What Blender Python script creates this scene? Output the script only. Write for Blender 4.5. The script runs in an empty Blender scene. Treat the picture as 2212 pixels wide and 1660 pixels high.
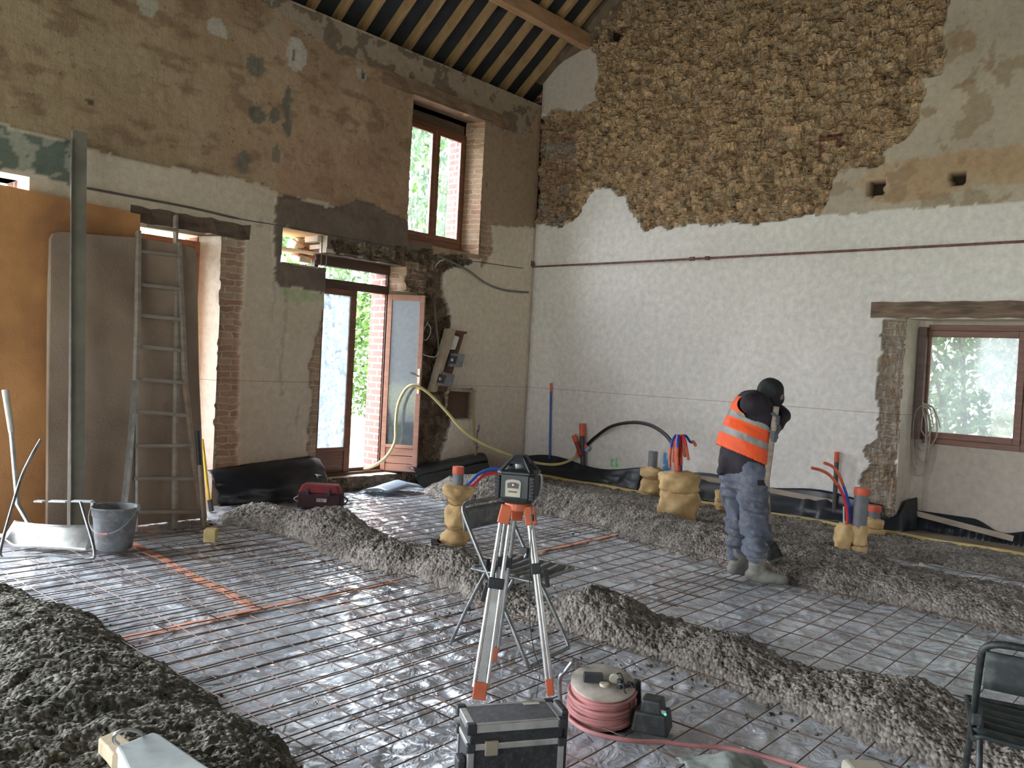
import bpy, math, random
import numpy as np
from mathutils import Vector, Matrix

random.seed(7)
rng = np.random.default_rng(7)
SC = bpy.context.scene
COL = SC.collection
PI = math.pi

# ------------------------------------------------------------------ camera
CF = 1803.83
YAW, PIT, ROL = 0.72102594, -0.02342236, 0.05183105
CC = Vector((-8.9517, -7.5796, 1.55))
_F = Vector((math.cos(YAW)*math.cos(PIT), math.sin(YAW)*math.cos(PIT), math.sin(PIT)))
_R0 = Vector((math.sin(YAW), -math.cos(YAW), 0)); _U0 = _R0.cross(_F)
_R = math.cos(ROL)*_R0 + math.sin(ROL)*_U0
_U = -math.sin(ROL)*_R0 + math.cos(ROL)*_U0
FH = Vector((math.cos(YAW), math.sin(YAW), 0))      # horizontal view direction
RH = _R0.copy()                                     # horizontal right
UP = Vector((0, 0, 1))
cam_d = bpy.data.cameras.new('camera'); cam = bpy.data.objects.new('camera', cam_d); COL.objects.link(cam)
cam_d.sensor_width = 36.0; cam_d.lens = CF/2212*36; cam_d.clip_start = 0.05; cam_d.clip_end = 300
cam.matrix_world = Matrix(((_R.x, _U.x, -_F.x, CC.x), (_R.y, _U.y, -_F.y, CC.y), (_R.z, _U.z, -_F.z, CC.z), (0, 0, 0, 1)))
SC.camera = cam

# ------------------------------------------------------------------ light
W = bpy.data.worlds.new('overcast_sky'); SC.world = W; W.use_nodes = True
wn = W.node_tree.nodes; wl = W.node_tree.links
bg = wn['Background']; bg.inputs['Strength'].default_value = 1.0
tc = wn.new('ShaderNodeTexCoord'); sep = wn.new('ShaderNodeSeparateXYZ'); rmp = wn.new('ShaderNodeValToRGB')
wl.new(tc.outputs['Generated'], sep.inputs[0]); wl.new(sep.outputs['Z'], rmp.inputs[0]); 
side = wn.new('ShaderNodeMapRange'); side.inputs[1].default_value = -.2; side.inputs[2].default_value = .8; side.inputs[3].default_value = .55; side.inputs[4].default_value = 1.75   # the cloud cover is brighter on the door side
wl.new(sep.outputs['Y'], side.inputs[0]); vm = wn.new('ShaderNodeVectorMath'); vm.operation = 'SCALE'; wl.new(rmp.outputs[0], vm.inputs[0]); wl.new(side.outputs[0], vm.inputs['Scale']); wl.new(vm.outputs[0], bg.inputs[0])
rmp.color_ramp.elements[0].position = 0.0; rmp.color_ramp.elements[0].color = (0.78, 0.84, 0.92, 1)
rmp.color_ramp.elements[1].position = 0.9; rmp.color_ramp.elements[1].color = (2.25, 2.45, 2.75, 1)
SC.view_settings.view_transform = 'Standard'; SC.view_settings.look = 'None'
SC.view_settings.exposure = 3.5; SC.view_settings.gamma = 1.0; SC.view_settings.use_curve_mapping = False
SC.cycles.max_bounces = 7; SC.cycles.diffuse_bounces = 4; SC.cycles.glossy_bounces = 3
SC.cycles.transmission_bounces = 4; SC.cycles.transparent_max_bounces = 12
SC.cycles.use_denoising = True; SC.cycles.caustics_reflective = False; SC.cycles.caustics_refractive = False
SC.cycles.sample_clamp_indirect = 6.0

def portal(name, loc, rot, sx, sy):
    l = bpy.data.lights.new(name, 'AREA'); l.shape = 'RECTANGLE'; l.size = sx; l.size_y = sy
    l.cycles.is_portal = True
    o = bpy.data.objects.new(name, l); COL.objects.link(o); o.location = loc; o.rotation_euler = rot
    return o
# portals lie in the building's own openings and only steer the sky sampling
portal('sky_portal', (-1.75, .56, 3.85), (-PI/2, 0, 0), 1.1, 1.5)
portal('sky_portal', (-2.95, .56, 1.35), (-PI/2, 0, 0), 1.4, 2.8)
portal('sky_portal', (-5.35, .56, 1.35), (-PI/2, 0, 0), 1.4, 2.7)
portal('sky_portal', (.55, -5.75, 1.6), (0, PI/2, 0), 1.3, 1.7)
portal('sky_portal', (-2.5, -11.35, 1.6), (PI/2, 0, 0), 1.6, 1.4)
portal('sky_portal', (-13.85, -4.75, 1.6), (0, -PI/2, 0), 3.2, 4.5)
portal('sky_portal', (-8.1, .56, 1.45), (-PI/2, 0, 0), 2.7, 2.9)
portal('sky_portal', (-11.5, .56, 1.8), (-PI/2, 0, 0), 3.0, 3.6)

# ------------------------------------------------------------------ pixels of the photo to places in the room
def ray(px, py): return _F*CF + _R*(px-1106) - _U*(py-830)
def atz(px, py, z=0.0):
    d = ray(px, py); return CC + d*((z-CC.z)/d.z)
def aty(px, py, y=0.0):
    d = ray(px, py); return CC + d*((y-CC.y)/d.y)
def atx(px, py, x=0.0):
    d = ray(px, py); return CC + d*((x-CC.x)/d.x)
def atp(px, py, G, off=0.0):
    """on the upright plane through G that faces the camera, off metres further"""
    d = ray(px, py); G = Vector(G); t = ((G-CC).dot(FH)+off)/d.dot(FH); return CC + d*t
def polyA(pts, y=0.0): return [(aty(a, b, y).x, aty(a, b, y).z) for a, b in pts]
def polyB(pts, x=0.0): return [(atx(a, b, x).y, atx(a, b, x).z) for a, b in pts]
def polyZ(pts, z=0.0): return [(atz(a, b, z).x, atz(a, b, z).y) for a, b in pts]

# ------------------------------------------------------------------ numpy noise
def _hash(ix, iy, s=0):
    h = (ix.astype(np.int64)*374761393 + iy.astype(np.int64)*668265263 + s*1442695041) & 0xffffffff
    h = ((h ^ (h >> 13))*1274126177) & 0xffffffff
    h = (h ^ (h >> 16)) & 0xffffffff
    return h/4294967295.0
def vnoise(x, y, s=0):
    ix = np.floor(x); iy = np.floor(y); fx = x-ix; fy = y-iy
    fx = fx*fx*(3-2*fx); fy = fy*fy*(3-2*fy)
    a = _hash(ix, iy, s); b = _hash(ix+1, iy, s); c = _hash(ix, iy+1, s); d = _hash(ix+1, iy+1, s)
    return (a*(1-fx)+b*fx)*(1-fy)+(c*(1-fx)+d*fx)*fy
def fbm(x, y, f=1.0, o=4, s=0):
    r = 0; a = .5; t = 0
    for k in range(o):
        r = r + a*vnoise(x*f, y*f, s+k*17); t += a; a *= .5; f *= 2.03
    return r/t
def worley(x, y, f, s=0):
    """(distance to nearest cell point in cells, cell random)"""
    x = x*f; y = y*f; ix = np.floor(x); iy = np.floor(y)
    best = np.full(x.shape, 9.0); rid = np.zeros(x.shape); sec = np.full(x.shape, 9.0)
    for dx in (-1, 0, 1):
        for dy in (-1, 0, 1):
            cx = ix+dx; cy = iy+dy
            px = cx+_hash(cx, cy, s); py = cy+_hash(cx, cy, s+5)
            d = np.hypot(px-x, py-y); m = d < best
            sec = np.where(m, best, np.minimum(sec, d))
            rid = np.where(m, _hash(cx, cy, s+9), rid); best = np.where(m, d, best)
    return best, rid, sec
def inpoly(x, y, poly):
    r = np.zeros(x.shape, bool); n = len(poly)
    for i in range(n):
        x1, y1 = poly[i]; x2, y2 = poly[(i+1) % n]
        if y1 == y2: continue
        c = ((y1 > y) != (y2 > y)) & (x < (x2-x1)*(y-y1)/(y2-y1)+x1)
        r ^= c
    return r
def sstep(a, b, x):
    t = np.clip((x-a)/(b-a), 0, 1); return t*t*(3-2*t)

# ------------------------------------------------------------------ objects
def tag(o, label=None, cat=None, group=None, kind=None):
    if label: o['label'] = label
    if cat: o['category'] = cat
    if group: o['group'] = group
    if kind: o['kind'] = kind
    return o
def empty(name, loc=(0, 0, 0), rz=0.0, label=None, cat=None, group=None, kind=None):
    o = bpy.data.objects.new(name, None); COL.objects.link(o); o.location = loc; o.rotation_euler = (0, 0, rz)
    o.empty_display_size = .1
    return tag(o, label, cat, group, kind)
def link_mesh(name, me, m, parent=None):
    o = bpy.data.objects.new(name, me); COL.objects.link(o)
    for k in (m if isinstance(m, (list, tuple)) else [m]): me.materials.append(k)
    if parent is not None: o.parent = parent
    return o
def copy_tree(o, parent=None):
    c = o.copy(); COL.objects.link(c)
    if parent is not None: c.parent = parent
    for ch in list(o.children): copy_tree(ch, c)
    return c

class MB:
    def __init__(s): s.v = []; s.f = []; s.mi = []; s.cur = 0
    def add(s, vs, fs):
        b = len(s.v); s.v += [tuple(p) for p in vs]; s.f += [tuple(i+b for i in f) for f in fs]; s.mi += [s.cur]*len(fs)
        return s
    def box(s, c, d, M=None, taper=1.0):
        """centre, full size, optional 3x3 axes; taper scales the top"""
        hx, hy, hz = d[0]/2, d[1]/2, d[2]/2; c = Vector(c); P = []
        for z, k in ((-hz, 1), (hz, taper)):
            for x, y in ((-hx, -hy), (hx, -hy), (hx, hy), (-hx, hy)):
                p = Vector((x*k, y*k, z)); P.append(c+(M @ p if M else p))
        return s.add(P, [(3, 2, 1, 0), (4, 5, 6, 7), (0, 1, 5, 4), (1, 2, 6, 5), (2, 3, 7, 6), (3, 0, 4, 7)])
    def box2(s, a, b): # corner to corner
        return s.box([(a[i]+b[i])/2 for i in range(3)], [abs(b[i]-a[i]) for i in range(3)])
    def beam(s, a, b, w, h, up=UP):
        a = Vector(a); b = Vector(b); z = (b-a); L = z.length; z.normalize(); x = z.cross(Vector(up))
        if x.length < 1e-4: x = z.cross(Vector((1, 0, 0)))
        x.normalize(); y = x.cross(z)*-1
        M = Matrix((x, y, z)).transposed()
        return s.box((a+b)/2, (w, h, L), M)
    def tube(s, pts, r, n=8, cap=True, closed=False):
        pts = [Vector(p) for p in pts]; N = len(pts)
        rr = r if isinstance(r, (list, tuple)) else [r]*N
        V = []; ref = None
        for i, p in enumerate(pts):
            if closed: t = pts[(i+1) % N]-pts[i-1]
            else: t = pts[min(i+1, N-1)]-pts[max(i-1, 0)]
            if t.length < 1e-9: t = Vector((0, 0, 1))
            t.normalize()
            if ref is None:
                ref = t.cross(UP)
                if ref.length < .1: ref = t.cross(Vector((1, 0, 0)))
            ref = ref-t*ref.dot(t); ref.normalize(); u = t.cross(ref)
            for k in range(n):
                a = 2*PI*k/n; V.append(p+(ref*math.cos(a)+u*math.sin(a))*rr[i])
        Fc = []
        for i in range(N if closed else N-1):
            j = (i+1) % N
            for k in range(n):
                k2 = (k+1) % n; Fc.append((i*n+k, i*n+k2, j*n+k2, j*n+k))
        if cap and not closed:
            Fc.append(tuple(range(n-1, -1, -1))); Fc.append(tuple((N-1)*n+k for k in range(n)))
        return s.add(V, Fc)
    def lathe(s, c, prof, n=24, axis=None, wob=None):
        """prof = [(r,z)] turned about z through c; axis: 3x3"""
        c = Vector(c); V = []
        for r, z in prof:
            for k in range(n):
                a = 2*PI*k/n; w = wob(a, z) if wob else 1.0
                p = Vector((r*w*math.cos(a), r*w*math.sin(a), z)); V.append(c+(axis @ p if axis else p))
        Fc = []
        for i in range(len(prof)-1):
            for k in range(n):
                k2 = (k+1) % n; Fc.append((i*n+k, i*n+k2, (i+1)*n+k2, (i+1)*n+k))
        if prof[0][0] > 1e-6: Fc.append(tuple(range(n-1, -1, -1)))
        if prof[-1][0] > 1e-6: Fc.append(tuple((len(prof)-1)*n+k for k in range(n)))
        return s.add(V, Fc)
    def prism(s, poly, h0, h1, tf):
        """2d outline extruded; tf(u,v,h) -> point"""
        n = len(poly); V = [tf(u, v, h0) for u, v in poly]+[tf(u, v, h1) for u, v in poly]
        Fc = [tuple(range(n-1, -1, -1)), tuple(range(n, 2*n))]+[(i, (i+1) % n, n+(i+1) % n, n+i) for i in range(n)]
        return s.add(V, Fc)
    def grid(s, fn, nu, nv):
        V = [fn(i/nu, j/nv) for j in range(nv+1) for i in range(nu+1)]
        Fc = [(j*(nu+1)+i, j*(nu+1)+i+1, (j+1)*(nu+1)+i+1, (j+1)*(nu+1)+i) for j in range(nv) for i in range(nu)]
        return s.add(V, Fc)
    def build(s, name, m, parent=None, smooth=False, bevel=0, seg=2, solid=0, sub=0, label=None):
        me = bpy.data.meshes.new(name); me.from_pydata(s.v, [], s.f); me.update()
        o = link_mesh(name, me, m, parent)
        for i, p in enumerate(me.polygons): p.material_index = s.mi[i]
        if smooth: me.shade_smooth()
        if solid:
            q = o.modifiers.new('s', 'SOLIDIFY'); q.thickness = solid; q.offset = 0
        if sub:
            q = o.modifiers.new('u', 'SUBSURF'); q.levels = sub; q.render_levels = sub
        if bevel:
            q = o.modifiers.new('b', 'BEVEL'); q.width = bevel; q.segments = seg; q.limit_method = 'ANGLE'; q.angle_limit = .7
        if smooth and bevel == 0 and not sub:
            q = o.modifiers.new('e', 'EDGE_SPLIT'); q.split_angle = .9
        if label: o['label'] = label
        return o

def np_mesh(name, V, Fq, mats, parent=None, attrs=None, cols=None, smooth=True):
    """V (n,3), Fq (m,4) arrays -> object with float attributes"""
    me = bpy.data.meshes.new(name)
    me.vertices.add(len(V)); me.vertices.foreach_set('co', np.asarray(V, np.float32).ravel())
    k = Fq.shape[1]
    me.loops.add(len(Fq)*k); me.loops.foreach_set('vertex_index', np.asarray(Fq, np.int32).ravel())
    me.polygons.add(len(Fq)); me.polygons.foreach_set('loop_start', np.arange(0, len(Fq)*k, k, dtype=np.int32))
    me.update(calc_edges=True); me.validate()
    for an, arr in (attrs or {}).items():
        a = me.attributes.new(an, 'FLOAT', 'POINT'); a.data.foreach_set('value', np.asarray(arr, np.float32).ravel())
    for an, arr in (cols or {}).items():
        a = me.attributes.new(an, 'FLOAT_COLOR', 'POINT')
        c4 = np.ones((len(V), 4), np.float32); c4[:, :3] = arr; a.data.foreach_set('color', c4.ravel())
    o = link_mesh(name, me, mats, parent)
    if smooth: me.shade_smooth()
    return o

def bez(p0, p1, p2, p3, n=12):
    p0, p1, p2, p3 = map(Vector, (p0, p1, p2, p3))
    return [((1-t)**3)*p0+3*((1-t)**2)*t*p1+3*(1-t)*t*t*p2+t**3*p3 for t in [i/n for i in range(n+1)]]
def smooth_path(pts, n=8):
    """Catmull-Rom through points"""
    P = [Vector(p) for p in pts]; P = [P[0]*2-P[1]]+P+[P[-1]*2-P[-2]]; out = []
    for i in range(1, len(P)-2):
        a, b, c, d = P[i-1], P[i], P[i+1], P[i+2]
        for k in range(n):
            t = k/n
            out.append(.5*((2*b)+(c-a)*t+(2*a-5*b+4*c-d)*t*t+(3*b-a-3*c+d)*t**3))
    out.append(P[-2]); return out

# ------------------------------------------------------------------ materials
def nodes(m):
    m.use_nodes = True; nt = m.node_tree; return nt, nt.nodes, nt.links, nt.nodes['Principled BSDF']
MATS = {}
def mat(name, c, rough=.7, metal=0.0, var=.12, vs=8.0, bump=0.0, bs=60.0, spec=.5, c2=None, dirt=0.0, coat=0.0):
    if name in MATS: return MATS[name]
    m = bpy.data.materials.new(name); MATS[name] = m; nt, N, L, P = nodes(m)
    P.inputs['Roughness'].default_value = rough; P.inputs['Metallic'].default_value = metal
    P.inputs['Specular IOR Level'].default_value = spec
    if coat: P.inputs['Coat Weight'].default_value = coat
    tcn = N.new('ShaderNodeTexCoord'); nz = N.new('ShaderNodeTexNoise'); nz.inputs['Scale'].default_value = vs
    nz.inputs['Detail'].default_value = 5; L.new(tcn.outputs['Object'], nz.inputs['Vector'])
    r = N.new('ShaderNodeValToRGB'); L.new(nz.outputs['Fac'], r.inputs[0])
    c2 = c2 or tuple(min(1, x*(1-2*var)) for x in c)
    cc = tuple(min(1, x*(1+var)) for x in c)
    r.color_ramp.elements[0].position = .3; r.color_ramp.elements[0].color = (*c2, 1)
    r.color_ramp.elements[1].position = .65; r.color_ramp.elements[1].color = (*cc, 1)
    out = r.outputs[0]
    if dirt:
        n2 = N.new('ShaderNodeTexNoise'); n2.inputs['Scale'].default_value = vs*2.7; n2.inputs['Detail'].default_value = 8
        L.new(tcn.outputs['Object'], n2.inputs['Vector'])
        r2 = N.new('ShaderNodeMapRange'); r2.inputs[1].default_value = .5; r2.inputs[2].default_value = .75
        r2.inputs[4].default_value = dirt; L.new(n2.outputs['Fac'], r2.inputs[0])
        mx = N.new('ShaderNodeMix'); mx.data_type = 'RGBA'; L.new(r2.outputs[0], mx.inputs[0]); L.new(out, mx.inputs[6])
        mx.inputs[7].default_value = (.32, .28, .23, 1); out = mx.outputs[2]
    L.new(out, P.inputs['Base Color'])
    if bump:
        b = N.new('ShaderNodeBump'); b.inputs['Strength'].default_value = bump; b.inputs['Distance'].default_value = .01
        n3 = N.new('ShaderNodeTexNoise'); n3.inputs['Scale'].default_value = bs; n3.inputs['Detail'].default_value = 6
        L.new(tcn.outputs['Object'], n3.inputs['Vector']); L.new(n3.outputs['Fac'], b.inputs['Height']); L.new(b.outputs[0], P.inputs['Normal'])
    return m
def wood(name, c, c2, scale=(1, 1, 12), rough=.75, bump=.3):
    if name in MATS: return MATS[name]
    m = bpy.data.materials.new(name); MATS[name] = m; nt, N, L, P = nodes(m); P.inputs['Roughness'].default_value = rough
    tcn = N.new('ShaderNodeTexCoord'); mp = N.new('ShaderNodeMapping'); mp.inputs['Scale'].default_value = scale
    L.new(tcn.outputs['Object'], mp.inputs[0]); nz = N.new('ShaderNodeTexNoise'); nz.inputs['Scale'].default_value = 3.0
    nz.inputs['Detail'].default_value = 7; nz.inputs['Distortion'].default_value = .6; L.new(mp.outputs[0], nz.inputs['Vector'])
    r = N.new('ShaderNodeValToRGB'); L.new(nz.outputs['Fac'], r.inputs[0]); L.new(r.outputs[0], P.inputs['Base Color'])
    r.color_ramp.elements[0].position = .32; r.color_ramp.elements[0].color = (*c2, 1)
    r.color_ramp.elements[1].position = .66; r.color_ramp.elements[1].color = (*c, 1)
    b = N.new('ShaderNodeBump'); b.inputs['Strength'].default_value = bump; b.inputs['Distance'].default_value = .006
    L.new(nz.outputs['Fac'], b.inputs['Height']); L.new(b.outputs[0], P.inputs['Normal'])
    return m
def brick_nodes(nt, vec, c1, c2, mortar, bw=.22, bh=.065, ms=.008, off=.5):
    N, L = nt.nodes, nt.links
    b = N.new('ShaderNodeTexBrick'); b.inputs['Scale'].default_value = 1.0
    b.inputs['Brick Width'].default_value = bw; b.inputs['Row Height'].default_value = bh; b.inputs['Mortar Size'].default_value = ms
    b.inputs['Mortar Smooth'].default_value = .25; b.offset = off
    b.inputs['Color1'].default_value = (*c1, 1); b.inputs['Color2'].default_value = (*c2, 1); b.inputs['Mortar'].default_value = (*mortar, 1)
    L.new(vec, b.inputs['Vector']); return b
def wall_mat(name, axis, brick=((.30, .15, .09), (.40, .24, .14), (.42, .36, .28))):
    """albedo from the surface attribute, brick where the plaster is gone, lumps where rubble shows"""
    m = bpy.data.materials.new(name); nt, N, L, P = nodes(m); P.inputs['Roughness'].default_value = .93; P.inputs['Specular IOR Level'].default_value = .2
    tcn = N.new('ShaderNodeTexCoord'); sp = N.new('ShaderNodeSeparateXYZ'); L.new(tcn.outputs['Object'], sp.inputs[0])
    cb = N.new('ShaderNodeCombineXYZ'); ad = N.new('ShaderNodeMath'); ad.operation = 'ADD'
    L.new(sp.outputs['X'], ad.inputs[0]); L.new(sp.outputs['Y'], ad.inputs[1]); L.new(ad.outputs[0], cb.inputs[0]); L.new(sp.outputs['Z'], cb.inputs[1])
    wob = N.new('ShaderNodeTexNoise'); wob.inputs['Scale'].default_value = 9; L.new(tcn.outputs['Object'], wob.inputs['Vector'])
    va = N.new('ShaderNodeVectorMath'); va.operation = 'MULTIPLY_ADD'; va.inputs[1].default_value = (.07, .06, 0)
    L.new(wob.outputs['Color'], va.inputs[0]); L.new(cb.outputs[0], va.inputs[2])
    bt = brick_nodes(nt, va.outputs[0], *brick)
    ac = N.new('ShaderNodeAttribute'); ac.attribute_name = 'Col'
    ab = N.new('ShaderNodeAttribute'); ab.attribute_name = 'brick'
    ar = N.new('ShaderNodeAttribute'); ar.attribute_name = 'rub'
    # fine mottling
    n1 = N.new('ShaderNodeTexNoise'); n1.inputs['Scale'].default_value = 14; n1.inputs['Detail'].default_value = 10; n1.inputs['Roughness'].default_value = .65
    L.new(tcn.outputs['Object'], n1.inputs['Vector'])
    mr = N.new('ShaderNodeMapRange'); mr.inputs[1].default_value = .3; mr.inputs[2].default_value = .7; mr.inputs[3].default_value = .84; mr.inputs[4].default_value = 1.1
    L.new(n1.outputs['Fac'], mr.inputs[0])
    # dark pits
    vo = N.new('ShaderNodeTexVoronoi'); vo.inputs['Scale'].default_value = 26; L.new(tcn.outputs['Object'], vo.inputs['Vector'])
    n5 = N.new('ShaderNodeTexNoise'); n5.inputs['Scale'].default_value = 3.2; L.new(tcn.outputs['Object'], n5.inputs['Vector'])
    mx = N.new('ShaderNodeMix'); mx.data_type = 'RGBA'; L.new(ab.outputs['Fac'], mx.inputs[0]); L.new(ac.outputs['Color'], mx.inputs[6]); L.new(bt.outputs['Color'], mx.inputs[7])
    ml = N.new('ShaderNodeVectorMath'); ml.operation = 'SCALE'; L.new(mx.outputs[2], ml.inputs[0]); L.new(mr.outputs[0], ml.inputs['Scale'])
    # pits and dark flecks in the old coat, chalk line at working height
    ao = N.new('ShaderNodeAttribute'); ao.attribute_name = 'old'
    n7 = N.new('ShaderNodeTexNoise'); n7.inputs['Scale'].default_value = 21; n7.inputs['Detail'].default_value = 6; n7.inputs['Roughness'].default_value = .7; n7.inputs['Distortion'].default_value = .8; L.new(tcn.outputs['Object'], n7.inputs['Vector'])
    r7 = N.new('ShaderNodeMapRange'); r7.inputs[1].default_value = .60; r7.inputs[2].default_value = .68; r7.inputs[4].default_value = .75; L.new(n7.outputs['Fac'], r7.inputs[0])
    m7 = N.new('ShaderNodeMath'); m7.operation = 'MULTIPLY'; L.new(r7.outputs[0], m7.inputs[0]); L.new(ao.outputs['Fac'], m7.inputs[1])
    x7 = N.new('ShaderNodeMix'); x7.data_type = 'RGBA'; L.new(m7.outputs[0], x7.inputs[0]); L.new(ml.outputs[0], x7.inputs[6]); x7.inputs[7].default_value = (.07, .045, .03, 1)
    zs = N.new('ShaderNodeMath'); zs.operation = 'SUBTRACT'; zs.inputs[1].default_value = 1.245; L.new(sp.outputs['Z'], zs.inputs[0])
    za = N.new('ShaderNodeMath'); za.operation = 'ABSOLUTE'; L.new(zs.outputs[0], za.inputs[0]); zl = N.new('ShaderNodeMath'); zl.operation = 'LESS_THAN'; zl.inputs[1].default_value = .0032; L.new(za.outputs[0], zl.inputs[0])
    zm = N.new('ShaderNodeMath'); zm.operation = 'MULTIPLY'; zm.inputs[1].default_value = .55; L.new(zl.outputs[0], zm.inputs[0])
    x8 = N.new('ShaderNodeMix'); x8.data_type = 'RGBA'; L.new(zm.outputs[0], x8.inputs[0]); L.new(x7.outputs[2], x8.inputs[6]); x8.inputs[7].default_value = (.20, .06, .05, 1)
    L.new(x8.outputs[2], P.inputs['Base Color'])
    # height: plaster grain + brick joints + rubble chips
    h1 = N.new('ShaderNodeMath'); h1.operation = 'MULTIPLY'; L.new(bt.outputs['Fac'], h1.inputs[0]); L.new(ab.outputs['Fac'], h1.inputs[1])
    h2 = N.new('ShaderNodeMath'); h2.operation = 'MULTIPLY'; h2.inputs[1].default_value = -1.6; L.new(h1.outputs[0], h2.inputs[0])
    v2 = N.new('ShaderNodeTexVoronoi'); v2.inputs['Scale'].default_value = 15; v2.distance = 'MINKOWSKI' ; L.new(va.outputs[0], v2.inputs['Vector'])
    L.new(tcn.outputs['Object'], v2.inputs['Vector'])
    h3 = N.new('ShaderNodeMath'); h3.operation = 'MULTIPLY'; L.new(v2.outputs['Distance'], h3.inputs[0]); L.new(ar.outputs['Fac'], h3.inputs[1])
    h4 = N.new('ShaderNodeMath'); h4.operation = 'MULTIPLY_ADD'; h4.inputs[1].default_value = -3.2; L.new(h3.outputs[0], h4.inputs[0]); L.new(h2.outputs[0], h4.inputs[2])
    n4 = N.new('ShaderNodeTexNoise'); n4.inputs['Scale'].default_value = 28; n4.inputs['Distortion'].default_value = .7; n4.inputs['Detail'].default_value = 8; n4.inputs['Roughness'].default_value = .6
    L.new(tcn.outputs['Object'], n4.inputs['Vector'])
    h5 = N.new('ShaderNodeMath'); h5.operation = 'MULTIPLY_ADD'; h5.inputs[1].default_value = .45; L.new(n4.outputs['Fac'], h5.inputs[0]); L.new(h4.outputs[0], h5.inputs[2])
    b = N.new('ShaderNodeBump'); b.inputs['Strength'].default_value = .75; b.inputs['Distance'].default_value = .012
    L.new(h5.outputs[0], b.inputs['Height']); L.new(b.outputs[0], P.inputs['Normal'])
    return m

# ================================================================== SETTING
wallA_m = wall_mat('lime_plaster_left', 'x', brick=((.34, .19, .12), (.42, .29, .19), (.45, .39, .31)))
wallB_m = wall_mat('lime_plaster_right', 'y', brick=((.42, .34, .26), (.48, .38, .29), (.52, .47, .40)))
extbrick = bpy.data.materials.new('facing_brick')
def _eb():
    nt, N, L, P = nodes(extbrick); P.inputs['Roughness'].default_value = .85
    t = N.new('ShaderNodeTexCoord'); sp = N.new('ShaderNodeSeparateXYZ'); L.new(t.outputs['Object'], sp.inputs[0])
    ad = N.new('ShaderNodeMath'); ad.operation = 'ADD'; L.new(sp.outputs['X'], ad.inputs[0]); L.new(sp.outputs['Y'], ad.inputs[1])
    cb = N.new('ShaderNodeCombineXYZ'); L.new(ad.outputs[0], cb.inputs[0]); L.new(sp.outputs['Z'], cb.inputs[1])
    b = brick_nodes(nt, cb.outputs[0], (.27, .075, .055), (.18, .07, .06), (.42, .38, .34), bw=.23, bh=.078, ms=.012)
    L.new(b.outputs['Color'], P.inputs['Base Color'])
    bp = N.new('ShaderNodeBump'); bp.invert = True; bp.inputs['Distance'].default_value = .01; L.new(b.outputs['Fac'], bp.inputs['Height']); L.new(bp.outputs[0], P.inputs['Normal'])
_eb()

def axis_pts(a, b, step, brk):
    br = sorted(set([a, b]+[x for x in brk if a < x < b])); out = []
    for i in range(len(br)-1):
        n = max(1, int(round((br[i+1]-br[i])/step))); out += list(np.linspace(br[i], br[i+1], n+1)[:-1])
    return np.array(out+[br[-1]])
def wall_skin(us, vs, holes):
    nu, nv = len(us), len(vs); Ug, Vg = np.meshgrid(us, vs)
    i = np.arange(nu-1); j = np.arange(nv-1); I, J = np.meshgrid(i, j)
    uc = (us[I]+us[I+1])/2; vc = (vs[J]+vs[J+1])/2; keep = np.ones(uc.shape, bool)
    for (a, b, c, d) in holes: keep &= ~((uc > a) & (uc < b) & (vc > c) & (vc < d))
    q = np.stack([J*nu+I, J*nu+I+1, (J+1)*nu+I+1, (J+1)*nu+I], -1)[keep]
    return Ug.ravel(), Vg.ravel(), q
def edge_strip(p0, p1, n0, n1, step=.05):
    pass

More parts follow.
